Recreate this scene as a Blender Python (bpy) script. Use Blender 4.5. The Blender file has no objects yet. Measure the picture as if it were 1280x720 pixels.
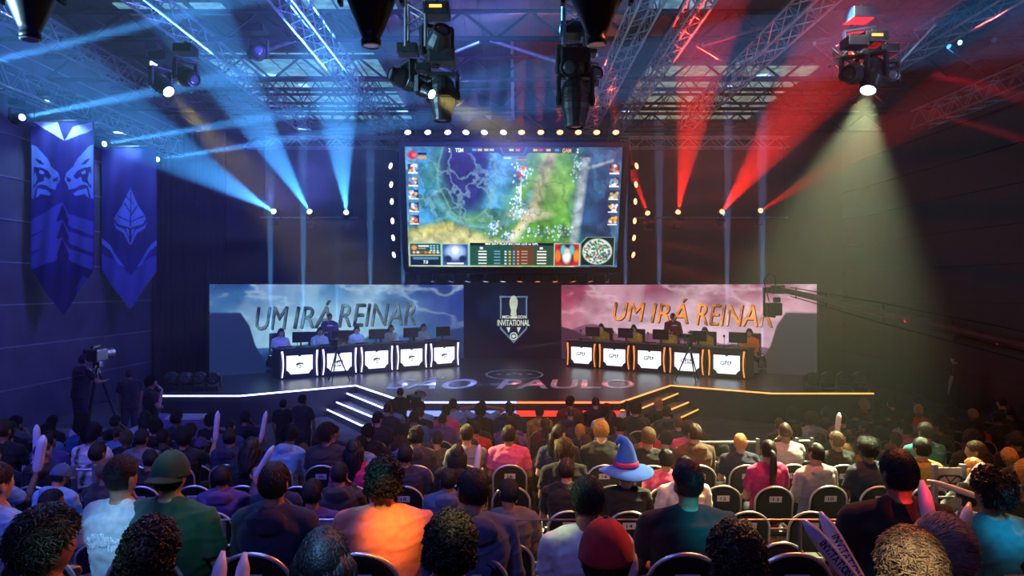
import bpy, bmesh, math, random
import numpy as np
from mathutils import Vector, Matrix, Euler, noise
random.seed(7); np.random.seed(7)
S = bpy.context.scene
COL = S.collection
PI = math.pi
H = 3.55                      # camera height above the main floor
F = 900.0                     # focal length in pixels of the 1280 wide frame
STAGE = H - 2.74              # stage top
V = Vector

def P(x, y, d):               # a point seen at pixel x, y at depth d
    return V(((x-640)*d/F, d, H-(y-360)*d/F))
def onz(x, y, z):             # where that pixel meets the level z
    return P(x, y, (H-z)*F/(y-360))

S.view_settings.view_transform = 'Standard'
S.view_settings.look = 'None'
S.view_settings.exposure = 0.0
S.view_settings.gamma = 1.0
S.view_settings.use_curve_mapping = False
try:
    S.cycles.use_denoising = True
    S.cycles.max_bounces = 5; S.cycles.diffuse_bounces = 2; S.cycles.glossy_bounces = 2
    S.cycles.transmission_bounces = 2; S.cycles.volume_bounces = 0; S.cycles.transparent_max_bounces = 4
    S.cycles.sample_clamp_indirect = 4.0
    S.cycles.use_light_tree = True; S.cycles.use_adaptive_sampling = False
except Exception:
    pass

cam = bpy.data.cameras.new('camera'); camo = bpy.data.objects.new('camera', cam)
COL.objects.link(camo); S.camera = camo
cam.sensor_width = 36; cam.lens = 36*F/1280; cam.clip_start = .05; cam.clip_end = 200
camo.location = (0, 0, H); camo.rotation_euler = (PI/2, 0, 0)

w = bpy.data.worlds.new('world'); S.world = w; w.use_nodes = True
w.node_tree.nodes['Background'].inputs[0].default_value = (.01, .01, .03, 1)
w.node_tree.nodes['Background'].inputs[1].default_value = .3

# ---------------------------------------------------------------- materials
def srgb(r, g, b):
    f = lambda c: ((c/255)/12.92 if c/255 <= .04045 else ((c/255+.055)/1.055)**2.4)
    return (f(r), f(g), f(b), 1)
MATS = {}
def mat(name, col=(.5,.5,.5), rough=.6, metal=0, spec=.5, nscale=0, namt=.25, bump=0, bscale=60, emis=0, objcol=False, attr=None, coat=0, sheen=0):
    if name in MATS: return MATS[name]
    m = bpy.data.materials.new(name); m.use_nodes = True; nt = m.node_tree
    b = nt.nodes['Principled BSDF']; L = nt.links.new
    c = col if len(col) == 4 else (*col, 1)
    b.inputs['Roughness'].default_value = rough; b.inputs['Metallic'].default_value = metal
    b.inputs['Specular IOR Level'].default_value = spec
    b.inputs['Coat Weight'].default_value = coat; b.inputs['Sheen Weight'].default_value = sheen
    src = None
    if objcol:
        n = nt.nodes.new('ShaderNodeObjectInfo'); src = n.outputs['Color']
    elif attr:
        n = nt.nodes.new('ShaderNodeAttribute'); n.attribute_name = attr; src = n.outputs['Color']
    tc = nt.nodes.new('ShaderNodeTexCoord')
    if nscale:
        nz = nt.nodes.new('ShaderNodeTexNoise'); nz.inputs['Scale'].default_value = nscale; nz.inputs['Detail'].default_value = 5
        L(tc.outputs['Object'], nz.inputs['Vector'])
        mr = nt.nodes.new('ShaderNodeMapRange'); mr.inputs['From Min'].default_value = .3; mr.inputs['From Max'].default_value = .7
        mr.inputs['To Min'].default_value = 1-namt; mr.inputs['To Max'].default_value = 1+namt
        L(nz.outputs['Fac'], mr.inputs['Value'])
        mx = nt.nodes.new('ShaderNodeVectorMath'); mx.operation = 'SCALE'
        L(mr.outputs[0], mx.inputs['Scale'])
        if src: L(src, mx.inputs[0])
        else: mx.inputs[0].default_value = c[:3]
        src = mx.outputs[0]
    if bump:
        nz2 = nt.nodes.new('ShaderNodeTexNoise'); nz2.inputs['Scale'].default_value = bscale; nz2.inputs['Detail'].default_value = 3
        L(tc.outputs['Object'], nz2.inputs['Vector'])
        bp = nt.nodes.new('ShaderNodeBump'); bp.inputs['Strength'].default_value = bump; bp.inputs['Distance'].default_value = .01
        L(nz2.outputs['Fac'], bp.inputs['Height']); L(bp.outputs[0], b.inputs['Normal'])
    if emis:
        if src: L(src, b.inputs['Emission Color']); b.inputs['Base Color'].default_value = (.01,.01,.01,1)
        else: b.inputs['Emission Color'].default_value = c; b.inputs['Base Color'].default_value = (.02,.02,.02,1)
        b.inputs['Emission Strength'].default_value = emis
    elif src: L(src, b.inputs['Base Color'])
    else: b.inputs['Base Color'].default_value = c
    MATS[name] = m
    return m

M_BLACK = mat('black_metal', (.014,.014,.016), .42, .3, nscale=14, namt=.3)
M_BLACKPL = mat('black_plastic', (.012,.012,.014), .35, 0, nscale=20, namt=.3)
M_TRUSS = mat('truss_aluminium', (.34,.36,.40), .30, .8, nscale=6, namt=.25)
M_STEEL = mat('roof_steel', (.012,.012,.016), .85, 0, .2, nscale=4, namt=.3)
M_CHROME = mat('chair_chrome', (.85,.85,.88), .33, .75, nscale=9, namt=.12)
M_VINYL = mat('chair_vinyl', (.006,.006,.009), .55, 0, nscale=30, namt=.3, bump=.15, bscale=200)
M_TAG = mat('tag_card', (.55,.55,.62), .6, nscale=15, namt=.1)
M_INK = mat('tag_ink', (.01,.01,.012), .6, nscale=15, namt=.1)
M_SKIN = mat('skin', (.5,.5,.5), .5, objcol=True, nscale=30, namt=.1, bump=.1, bscale=150)
M_CLOTH = mat('cloth', objcol=True, rough=.85, nscale=25, namt=.14, bump=.25, bscale=350, sheen=.1)
M_HAIR = mat('hair', objcol=True, rough=.48, nscale=60, namt=.35, bump=.4, bscale=120)
M_EYE = mat('eye', (.02,.015,.012), .15, nscale=3, namt=.1)
M_DENIM = mat('trousers_cloth', (.02,.022,.035), .9, nscale=20, namt=.25)
M_STICK = mat('inflatable_film', (.72,.75,.9), .25, nscale=8, namt=.08, coat=.4)
M_RAIL = mat('rail_metal', (.35,.35,.4), .35, .8, nscale=10, namt=.2)
M_STAGEF = mat('stage_deck', (.05,.05,.06), .33, nscale=3, namt=.35)
M_STAGES = mat('stage_fascia', (.02,.02,.028), .5, nscale=5, namt=.3)
M_CARPET = mat('floor_carpet', (.07,.06,.085), .9, nscale=2.5, namt=.3, bump=.2, bscale=80)
M_DRAPE = mat('drape_cloth', (.007,.007,.010), .95, nscale=5, namt=.3)
M_WHITE = mat('white_print', (.8,.8,.85), .5, nscale=4, namt=.1)

# ---------------------------------------------------------------- object helpers
def props(o, label=None, cat=None, group=None, kind=None):
    if label: o['label'] = label
    if cat: o['category'] = cat
    if group: o['group'] = group
    if kind: o['kind'] = kind
    return o
def link(name, me, m=None, parent=None, loc=None):
    o = bpy.data.objects.new(name, me); COL.objects.link(o)
    if m is not None and me is not None and len(me.materials) == 0: me.materials.append(m)
    if parent is not None: o.parent = parent
    if loc is not None: o.location = loc
    return o
def empty(name, loc, rot=(0,0,0)):
    o = bpy.data.objects.new(name, None); COL.objects.link(o); o.location = loc; o.rotation_euler = rot
    o.empty_display_size = .1
    return o
def perp(d):
    d = d.normalized(); a = V((0,0,1)) if abs(d.z) < .9 else V((1,0,0))
    x = d.cross(a).normalized(); return x, d.cross(x).normalized()

class MB:
    def __init__(s): s.v = []; s.f = []
    def add(s, vs, fs):
        n = len(s.v); s.v += [tuple(p) for p in vs]; s.f += [tuple(i+n for i in f) for f in fs]; return s
    def box(s, c, d, R=None):
        c = V(c); x, y, z = d[0]/2, d[1]/2, d[2]/2
        vs = [V((sx*x, sy*y, sz*z)) for sx in (-1,1) for sy in (-1,1) for sz in (-1,1)]
        if R is not None: vs = [R @ q for q in vs]
        return s.add([c+q for q in vs], [(0,1,3,2),(4,6,7,5),(0,4,5,1),(2,3,7,6),(0,2,6,4),(1,5,7,3)])
    def bbox(s, c, d, b=.01, R=None):     # box with chamfered edges
        bm = bmesh.new(); bmesh.ops.create_cube(bm, size=1)
        for q in bm.verts: q.co = V((q.co.x*d[0], q.co.y*d[1], q.co.z*d[2]))
        bmesh.ops.bevel(bm, geom=bm.edges[:], offset=b, segments=2, affect='EDGES', profile=.6)
        bm.verts.index_update()
        vs = [q.co.copy() for q in bm.verts]; fs = [[q.index for q in f.verts] for f in bm.faces]; bm.free()
        if R is not None: vs = [R @ q for q in vs]
        return s.add([V(c)+q for q in vs], fs)
    def tube(s, pts, r, n=8, cap=True, sq=1.0, closed=False):
        pts = [V(p) for p in pts]; k = len(pts)
        rs = r if isinstance(r, (list, tuple)) else [r]*k
        vs = []; x = None
        for i, p in enumerate(pts):
            d = (pts[(i+1) % k]-pts[i-1]) if closed else pts[min(i+1, k-1)]-pts[max(i-1, 0)]
            if d.length < 1e-9: d = V((0,0,1))
            d.normalize()
            if x is None: x, y = perp(d)
            else:
                x = x - d*x.dot(d)
                x = perp(d)[0] if x.length < 1e-6 else x.normalized()
                y = d.cross(x)
            for j in range(n):
                a = 2*PI*j/n; vs.append(p + x*math.cos(a)*rs[i] + y*math.sin(a)*rs[i]*sq)
        fs = []
        for i in range(k if closed else k-1):
            for j in range(n):
                i2 = (i+1) % k
                fs.append((i*n+j, i*n+(j+1) % n, i2*n+(j+1) % n, i2*n+j))
        if cap and not closed: fs += [tuple(range(n))[::-1], tuple((k-1)*n+j for j in range(n))]
        return s.add(vs, fs)
    def lathe(s, prof, n=20, c=(0,0,0), R=None, sx=1, sy=1):      # prof: (radius, z)
        vs = []; fs = []; k = len(prof)
        for r, z in prof:
            for j in range(n):
                a = 2*PI*j/n; q = V((r*math.cos(a)*sx, r*math.sin(a)*sy, z))
                vs.append(V(c) + (R @ q if R is not None else q))
        for i in range(k-1):
            for j in range(n): fs.append((i*n+j, i*n+(j+1) % n, (i+1)*n+(j+1) % n, (i+1)*n+j))
        fs += [tuple(range(n))[::-1], tuple((k-1)*n+j for j in range(n))]
        return s.add(vs, fs)
    def ell(s, c, r, R=None, n=16, m=10):
        vs = []; fs = []
        for i in range(1, m):
            t = PI*i/m
            for j in range(n):
                a = 2*PI*j/n; q = V((r[0]*math.sin(t)*math.cos(a), r[1]*math.sin(t)*math.sin(a), r[2]*math.cos(t)))
                vs.append(V(c)+(R @ q if R is not None else q))
        top = V((0,0,r[2])); bot = V((0,0,-r[2]))
        vs += [V(c)+(R @ top if R is not None else top), V(c)+(R @ bot if R is not None else bot)]
        for i in range(m-2):
            for j in range(n): fs.append((i*n+j, (i+1)*n+j, (i+1)*n+(j+1) % n, i*n+(j+1) % n))
        a, b = (m-1)*n, (m-1)*n+1
        for j in range(n): fs += [(a, j, (j+1) % n), (b, (m-2)*n+(j+1) % n, (m-2)*n+j)]
        return s.add(vs, fs)
    def prism(s, poly, z0, z1):          # poly in xy
        n = len(poly); vs = [V((p[0], p[1], z0)) for p in poly]+[V((p[0], p[1], z1)) for p in poly]
        fs = [tuple(range(n))[::-1], tuple(range(n, 2*n))]+[(i, (i+1) % n, n+(i+1) % n, n+i) for i in range(n)]
        return s.add(vs, fs)
    def plate(s, poly, y0, y1):          # poly in xz
        n = len(poly); vs = [V((p[0], y0, p[1])) for p in poly]+[V((p[0], y1, p[1])) for p in poly]
        fs = [tuple(range(n)), tuple(range(n, 2*n))[::-1]]+[(i, n+i, n+(i+1) % n, (i+1) % n) for i in range(n)]
        return s.add(vs, fs)
    def mesh(s, name, m=None, smooth=False, M=None):
        me = bpy.data.meshes.new(name); me.from_pydata([tuple(p) for p in s.v], [], s.f)
        bm = bmesh.new(); bm.from_mesh(me); bmesh.ops.recalc_face_normals(bm, faces=bm.faces[:]); bm.to_mesh(me); bm.free()
        if M is not None: me.transform(M)
        if m is not None: me.materials.append(m)
        if smooth: me.shade_smooth()
        me.update(); return me
    def build(s, name, m, parent=None, loc=None, smooth=False):
        return link(name, s.mesh(name, m, smooth), None, parent, loc)

def text_mesh(txt, size, m, depth=.004, shear=0, name='lettering', bold=0):
    cu = bpy.data.curves.new('t', 'FONT'); cu.body = txt; cu.size = size; cu.extrude = depth; cu.shear = shear
    cu.align_x = 'CENTER'; cu.align_y = 'CENTER'; cu.offset = bold; cu.resolution_u = 3
    o = bpy.data.objects.new('t', cu); COL.objects.link(o)
    dg = bpy.context.evaluated_depsgraph_get(); dg.update()
    me = bpy.data.meshes.new_from_object(o.evaluated_get(dg)); bpy.data.objects.remove(o)
    me.name = name; me.materials.clear(); me.materials.append(m)
    me.transform(Matrix.Rotation(PI/2, 4, 'X'))        # now in xz, facing -y
    return me
def fit(me, wd, ht):
    xs = [q.co.x for q in me.vertices]; zs = [q.co.z for q in me.vertices]
    if not xs: return me
    me.transform(Matrix.Translation((-(max(xs)+min(xs))/2, 0, -(max(zs)+min(zs))/2)))
    me.transform(Matrix.Diagonal((wd/(max(xs)-min(xs)), 1, ht/(max(zs)-min(zs)), 1)))
    return me

# ---------------------------------------------------------------- picture grids (colour attribute on a fine mesh)
def vnoise(h, w_, cells, seed, oct_=4):
    rs = np.random.RandomState(seed); out = np.zeros((h, w_)); amp = 1; tot = 0
    for o in range(oct_):
        cy, cx = max(2, int(cells*(2**o)*h/w_)+2), int(cells*2**o)+2
        g = rs.rand(cy, cx)
        ys = np.linspace(0, cy-1.001, h); xs = np.linspace(0, cx-1.001, w_)
        y0 = ys.astype(int); x0 = xs.astype(int); fy = ys-y0; fx = xs-x0
        fy = (fy*fy*(3-2*fy))[:, None]; fx = (fx*fx*(3-2*fx))[None]
        a = g[y0][:, x0]; b = g[y0][:, np.minimum(x0+1, cx-1)]; c = g[np.minimum(y0+1, cy-1)][:, x0]; d = g[np.minimum(y0+1, cy-1)][:, np.minimum(x0+1, cx-1)]
        out += amp*((a*(1-fx)+b*fx)*(1-fy)+(c*(1-fx)+d*fx)*fy); tot += amp; amp *= .5
    return out/tot
def rgb(*c): return np.array(srgb(*c)[:3])
class Pic:
    def __init__(s, w_, h, c=(0,0,0)):
        s.w = w_; s.h = h; s.a = np.zeros((h, w_, 3)); s.a[:] = rgb(*c)
        s.U, s.Vv = np.meshgrid((np.arange(w_)+.5)/w_, (np.arange(h)+.5)/h)
    def put(s, mask, c, al=1.0):
        m_ = (mask*al)[..., None] if not np.isscalar(mask) else mask
        s.a = s.a*(1-m_)+rgb(*c)*m_
    def poly(s, pts, c, al=1.0, du=0, dv=0):
        x, y = s.U+du, s.Vv+dv; ins = np.zeros(x.shape, bool); n = len(pts)
        for i in range(n):
            (x1, y1), (x2, y2) = pts[i], pts[(i+1) % n]
            if y1 == y2: continue
            ins ^= ((y1 > y) != (y2 > y)) & (x < (x2-x1)*(y-y1)/(y2-y1)+x1)
        s.put(ins.astype(float), c, al)
    def rect(s, u0, v0, u1, v1, c, al=1.0):
        s.put(((s.U >= u0) & (s.U <= u1) & (s.Vv >= v0) & (s.Vv <= v1)).astype(float), c, al)
    def blob(s, u, v, ru, rv, c, al=1.0, soft=.3):
        d = np.sqrt(((s.U-u)/ru)**2+((s.Vv-v)/rv)**2); s.put(np.clip((1+soft-d)/(2*soft), 0, 1), c, al)
    def grid(s, name, corner, m, parent=None, wave=None):
        """corner: tl, tr, bl, br points"""
        tl, tr, bl, br = [np.array(c, float) for c in corner]
        u = np.linspace(0, 1, s.w)[None, :, None]; v = np.linspace(0, 1, s.h)[:, None, None]
        p = (tl*(1-u)+tr*u)*(1-v)+(bl*(1-u)+br*u)*v
        if wave is not None: p = p+wave(u, v)
        me = bpy.data.meshes.new(name); nv = s.w*s.h
        idx = np.arange(nv).reshape(s.h, s.w)
        q = np.stack([idx[:-1, :-1], idx[1:, :-1], idx[1:, 1:], idx[:-1, 1:]], -1).reshape(-1, 4)
        if getattr(s, 'keep', None) is not None:
            kk = s.keep[:-1, :-1].reshape(-1); q = q[kk]
        me.vertices.add(nv); me.vertices.foreach_set('co', p.reshape(-1).astype(np.float32))
        me.loops.add(len(q)*4); me.loops.foreach_set('vertex_index', q.reshape(-1).astype(np.int32))
        me.polygons.add(len(q)); me.polygons.foreach_set('loop_start', (np.arange(len(q))*4).astype(np.int32))
        me.polygons.foreach_set('loop_total', np.full(len(q), 4, np.int32))
        me.update(calc_edges=True); me.validate()
        at = me.color_attributes.new('picture', 'FLOAT_COLOR', 'POINT')
        at.data.foreach_set('color', np.concatenate([s.a, np.ones((s.h, s.w, 1))], -1).reshape(-1).astype(np.float32))
        if getattr(s, 'keep', None) is not None:
            bm = bmesh.new(); bm.from_mesh(me); bmesh.ops.delete(bm, geom=[x for x in bm.verts if not x.link_faces], context='VERTS'); bm.to_mesh(me); bm.free()
        me.materials.append(m); me.shade_smooth()
        return link(name, me, None, parent)

# ---------------------------------------------------------------- room
def struct(name, mb, m, smooth=False):
    return props(mb.build(name, m, smooth=smooth), kind='structure')
XL, XR, YB, YF, ZR = -12.4, 13.2, 28.8, -2.6, H+6.7
struct('floor', MB().box((.4, (YB+YF)/2, -.1), (XR-XL+.8, YB-YF+.4, .2)), M_CARPET)
# left wall: dark boards with shadow grooves every 1.1 m
def wall_boards(x, sgn):
    mb = MB(); z = 0
    while z < ZR:
        z1 = min(z+1.02, ZR); mb.box((x+sgn*.06, (YB+YF)/2, (z+z1)/2), (.12, YB-YF, z1-z)); z += 1.05
    mb.box((x+sgn*.16, (YB+YF)/2, ZR/2), (.1, YB-YF, ZR)); return mb
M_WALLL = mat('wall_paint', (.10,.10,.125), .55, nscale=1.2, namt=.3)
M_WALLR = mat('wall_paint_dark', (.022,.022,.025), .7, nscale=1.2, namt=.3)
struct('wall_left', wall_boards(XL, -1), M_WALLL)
g = MB()
for k in range(1, 10): g.box((XL+.012, (YB+YF)/2, k*1.05-.015), (.024, YB-YF-.3, .035))
struct('trim_1', g, mat('wall_rail', (.3,.3,.36), .4, .3, nscale=4, namt=.2))
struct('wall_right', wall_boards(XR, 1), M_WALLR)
struct('wall_back', MB().box((.4, YB+.1, ZR/2), (XR-XL+.4, .2, ZR)), mat('wall_back_paint', (.014,.014,.019), .7, nscale=1, namt=.3))
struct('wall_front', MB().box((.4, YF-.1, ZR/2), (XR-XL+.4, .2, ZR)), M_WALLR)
# roof deck with corrugation
cb = MB(); x = XL
while x < XR:
    cb.box((x+.2, (YB+YF)/2, ZR+.1), (.37, YB-YF+.3, .2)); x += .4
cb.box((.4, (YB+YF)/2, ZR+.22), (XR-XL+.5, YB-YF+.4, .1))
struct('ceiling', cb, mat('roof_sheet', (.035,.035,.042), .5, .2, nscale=2, namt=.3))
# translucent roof lights (daylight behind)
M_SKYL = mat('rooflight_blue', srgb(120,190,215), emis=.55, nscale=3.5, namt=.6)
M_SKYW = mat('rooflight_white', srgb(170,185,165), emis=.42, nscale=3.5, namt=.6)
wn = 0
def rooflight(x0, x1, y0, y1, m):
    global wn
    wn += 1; e = MB()
    n = max(1, int((x1-x0)/.62)); k = max(1, int((y1-y0)/2.2))
    for i in range(n):
        for j in range(k):
            a = x0+(x1-x0)*i/n; b = y0+(y1-y0)*j/k
            e.box((a+(x1-x0)/n/2, b+(y1-y0)/k/2, ZR-.03), ((x1-x0)/n-.08, (y1-y0)/k-.12, .03))
    struct('window_%d' % wn, e, m)
rooflight(-8.9, -3.9, 20.4, 28.4, M_SKYL)
rooflight(4.1, 9.3, 21.6, 28.4, M_SKYW)
rooflight(-4.9, -2.7, 16.6, 17.5, M_SKYL)
rooflight(-9.4, -8.7, 16.8, 17.6, M_SKYL); rooflight(-8.3, -7.7, 16.8, 17.6, M_SKYL); rooflight(-7.6, -6.8, 16.8, 17.6, M_SKYL)
rooflight(3.2, 4.8, 16.6, 17.2, M_SKYL)

# risers under the rear seating
struct('floor_riser_1', MB().box((.4, 6.9, .225), (24, 5.4, .45)), M_CARPET)
struct('floor_riser_2', MB().box((.4, 4.15, .6), (24, 2.5, 1.2)), M_CARPET)
struct('floor_riser_3', MB().box((.4, .4, .69), (24, 5.2, 1.38)), M_CARPET)

# ---------------------------------------------------------------- trusses
def lattice_truss(a, b, size, seg, m, label, cat='truss', name='lighting_truss', flat=False, r=.025, group=None):
    """box (or flat) truss from a to b"""
    a, b = V(a), V(b); d = b-a; L = d.length; ax = d.normalized()
    up = V((0,0,1)); side = ax.cross(up).normalized()
    t = empty(name, a); props(t, label, cat, group)
    hs = size/2
    corners = [(0,1),(0,-1)] if flat else [(1,1),(1,-1),(-1,1),(-1,-1)]
    for (i, j) in corners:
        o = side*i*hs+up*j*hs
        MB().tube([o, o+d], r, 8).build('chord', m, t, smooth=False)
    mb = MB(); n = max(1, int(round(L/seg)))
    planes = [(0,)] if flat else [(1,), (-1,)]
    for k in range(n):
        p = ax*(L*k/n); q = ax*(L*(k+1)/n); mid = (p+q)/2
        for (i,) in planes:
            s0 = side*i*hs
            mb.tube([p+s0-up*hs, mid+s0+up*hs], r*.55, 5); mb.tube([mid+s0+up*hs, q+s0-up*hs], r*.55, 5)
        if not flat:
            for j in (1, -1):
                u0 = up*j*hs
                mb.tube([p+side*hs+u0, mid-side*hs+u0], r*.5, 5); mb.tube([mid-side*hs+u0, q+side*hs+u0], r*.5, 5)
    mb.build('lacing', m, t)
    return t
Z0 = H+5.5
roofg = 'dark roof joists spanning the hall'
for k, y in enumerate([12.8, 15.9, 19.0, 22.1, 25.2]):
    lab = ['nearest dark steel roof joist, crossing above the hanging lamps', 'dark roof joist above the top edge of the picture, second from the audience',
           'dark steel roof joist spanning above the giant screen', 'thin dark roof joist behind the giant screen, under the roof lights',
           'farthest full-width dark roof joist, close to the back wall'][k]
    t = lattice_truss((XL+.1, y, Z0+.3), (XR-.1, y, Z0+.3), .6, 1.5, M_STEEL, lab, 'roof joist', 'roof_joist', True, .06, roofg)
for k, y in enumerate([20.5, 21.3, 23.0, 24.0, 26.3, 27.4]):
    for sx, x0, x1 in (('pale blue', -9.6, -3.6), ('pale white', 3.6, 10.2)):
        lab = 'short dark lattice beam under the %s roof light, %s from the audience' % (sx, ['first','second','third','fourth','fifth','last'][k])
        lattice_truss((x0, y, Z0+.25+.1*(k % 3)), (x1, y, Z0+.25+.1*(k % 3)), .75 if k % 2 else .5, .9, M_STEEL, lab, 'roof beam', 'lattice_beam', True, .03)
M_TR2 = mat('truss_dark', (.16,.16,.19), .4, .6, nscale=6, namt=.25)
longs = [(-9.9, 7.5, 21, 5.45, .4, 'box truss running under the blue-lit ceiling beside the left rooflights', M_TR2),
         (-6.9, 8, 24, 5.45, .4, 'box truss above the left fixture with the yellow beam', M_TR2),
         (-4.1, 8, 27, 5.3, .42, 'silver box truss descending toward the upper left corner of the giant screen', M_TRUSS),
         (2.45, 7.5, 23.5, 5.2, .42, 'silver box truss over the upper right corner of the giant screen', M_TRUSS),
         (3.5, 7.5, 25, 5.3, .32, 'slim silver truss just right of the one over the screen corner', M_TRUSS),
         (5.6, 9, 23, 5.3, .42, 'silver box truss between the screen and the white roof light', M_TRUSS),
         (9.1, 8, 18.0, 5.45, .45, 'box truss carrying the fixture with the pale green beam', M_TRUSS),
         (11.9, 8, 21, 4.9, .5, 'box truss along the dark right wall', M_TRUSS)]
for x, y0, y1, z, s_, lab, m_ in longs:
    lattice_truss((x, y0, H+z), (x, y1, H+z), s_, .8, m_, lab, 'truss', 'lighting_truss', False, .028, 'box trusses running toward the stage')
lattice_truss((-11.5, 7, H+4.76), (-11.5, 24.6, H+4.76), .5, .7, M_TRUSS, 'long box truss along the left wall above the two hanging banners', 'truss', 'lighting_truss', False, .03)
lattice_truss((-9.0, 24.3, H+4.9), (-3.6, 24.3, H+4.9), .35, .7, M_TRUSS, 'cross truss left of the giant screen behind the blue beams', 'truss', 'lighting_truss', False, .025)
lattice_truss((3.4, 24.3, H+4.9), (9.3, 24.3, H+4.9), .35, .7, M_TRUSS, 'cross truss right of the giant screen behind the red beams', 'truss', 'lighting_truss', False, .025)
# roof braces (diagonals off the joists)
def rod(name, a, b, r, m, lab, cat, grp=None, n=8):
    a, b = V(a), V(b); o = MB().tube([V((0,0,0)), b-a], r, n).build(name, m, loc=a); props(o, lab, cat, grp); return o
kk = 0
for (x1, y1, x2, y2, d) in [(600,52,530,80,15.9),(612,50,700,78,15.9),(530,72,575,98,17.5),(748,68,700,86,17.5),(878,56,966,30,15),(872,56,902,74,16),
                            (966,62,920,80,17),(1018,54,1075,42,15),(1018,54,1040,72,16),(1200,53,1280,34,13),(1242,50,1280,66,13),(1186,58,1230,90,13),(1170,30,1122,82,14),(640,48,641,150,19.4),(370,50,322,66,15.9)]:
    kk += 1
    rod('brace', P(x1,y1,d), P(x2,y2,d+.6), .045, M_TRUSS, 'silver roof brace tube %s' % ['left above the screen, the longer','right above the screen, the longer','left above the screen, the short lower','in front of the right black fixture column','rising toward the upper right above the red beams','dropping beside the long bright one','crossing near the red beams','touching the fixture with the green beam','dropping beside the fixture with the green beam','upper right corner, the bright long','upper right corner, falling','upper right, the thin steep','beside the amber display fixture','hanging straight down at the middle of the hall','under the left skylights'][kk-1], 'brace')

# ---------------------------------------------------------------- light fixtures
def emis_mat(name, c, e):
    return mat(name, c, .3, emis=e, nscale=2, namt=.05)
BLUE = (.06,.36,1.0); ICE = (.28,.62,1.0); RED = (1.0,.018,.010); WARM = (1.0,.72,.28); VIOLET = (.22,.10,1.0); ORANGE=(1.0,.33,.05)
L_BLUE = emis_mat('lens_blue', (.42,.72,1.0), 9); L_RED = emis_mat('lens_red', (1.0,.30,.12), 5)
L_WARM = emis_mat('lens_warm', (1.0,.9,.5), 22); L_OFF = mat('lens_glass', (.05,.06,.08), .35, nscale=3, namt=.1, coat=1)
L_VIO = emis_mat('lens_violet', (.55,.52,1.0), 6); L_GREEN = emis_mat('lens_pale', (.9,1.0,.85), 30)
L_DISP = emis_mat('display_amber', (1.0,.25,.04), 5)
def spot(pos, tgt, ang, c, e, blend=.25, rad=.05, vol=1.0):
    l = bpy.data.lights.new('spot_light', 'SPOT'); l.energy = e; l.color = c; l.spot_size = math.radians(ang); l.spot_blend = blend; l.shadow_soft_size = rad
    o = bpy.data.objects.new('spot_light', l); COL.objects.link(o); o.location = pos
    o.rotation_euler = (V(tgt)-V(pos)).to_track_quat('-Z', 'Y').to_euler(); return o
_mh = {}
def mh_meshes():
    if _mh: return _mh
    b = MB().bbox((0,0,.09), (.34,.34,.16), .02); b.box((0,.172,.09), (.2,.01,.06)); b.tube([(0,0,.16),(0,0,.24)], .03, 8)
    _mh['base'] = b.mesh('base', M_BLACK)
    y = MB().bbox((0,0,-.02), (.42,.14,.05), .015)
    for s_ in (-1, 1): y.bbox((s_*.2, 0, -.2), (.05,.13,.36), .015); y.tube([(s_*.17,0,-.3),(s_*.235,0,-.3)], .05, 12)
    _mh['yoke'] = y.mesh('yoke', M_BLACK)
    # head: axis -z is the beam direction, pivot at origin
    h = MB().lathe([(.001,.24),(.09,.24),(.135,.2),(.165,.12),(.17,0),(.165,-.12),(.14,-.2),(.12,-.28),(.125,-.285),(.125,-.33),(.105,-.335),(.1,-.30),(.001,-.30)], 20)
    for k in range(5): h.lathe([(.171,-.05+.03*k),(.178,-.045+.03*k),(.178,-.035+.03*k),(.171,-.03+.03*k)], 20)
    _mh['head'] = h.mesh('lamp_head', M_BLACKPL, smooth=False)
    _mh['lens'] = MB().lathe([(.001,-.318),(.05,-.326),(.098,-.315),(.1,-.305),(.001,-.303)], 20).mesh('lens', None, True)
    return _mh
_lens = {}
def lens_mesh(m):
    if m.name not in _lens:
        me = mh_meshes()['lens'].copy(); me.materials.clear(); me.materials.append(m); _lens[m.name] = me
    return _lens[m.name]
def moving_head(pos, tgt, lens, label, scale=1.0, hang=True, group=None, display=False):
    """pos = pivot of the head"""
    pos = V(pos); tgt = V(tgt); d = (tgt-pos).normalized(); q = mh_meshes()
    base_off = .3+.19
    root = empty('moving_head_light', pos+V((0,0,(base_off if hang else -base_off)*scale))); root.scale = (scale,)*3
    props(root, label, 'stage light', group)
    up = 1 if hang else -1
    pan = math.atan2(d.y, d.x)+PI/2 if abs(d.x)+abs(d.y) > 1e-4 else 0
    b = link('base', q['base'], None, root, (0,0,-.25*up if hang else -.0)); b.location = (0, 0, 0)
    if not hang: pass
    b.rotation_euler = (0,0,0) if hang else (0,0,0)
    b.location = (0,0,-.08) if hang else (0,0,-.08)
    yk = link('yoke', q['yoke'], None, root); yk.location = (0,0,-base_off+.3 if hang else base_off-.3)
    yk.rotation_euler = (0 if hang else PI, 0, pan)
    hd = link('lamp_head', q['head'], None, root); hd.location = (0,0,-base_off*up)
    hd.rotation_euler = d.to_track_quat('-Z', 'Y').to_euler()
    link('lens', lens_mesh(lens), None, hd)
    if display:
        MB().box((.0,-.176,.02), (.16,.006,.035)).build('display', L_DISP, root)
    return root
def lens_front(pos, tgt, scale=1.0):
    pos = V(pos); return pos+(V(tgt)-pos).normalized()*.36*scale

def beam(pos, tgt, ang, c, e, lens, label, scale=1.0, hang=True, group=None, blend=.2, display=False):
    moving_head(pos, tgt, lens, label, scale, hang, group, display)
    spot(lens_front(pos, tgt, scale), tgt, ang, c, e, blend, .04)

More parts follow.
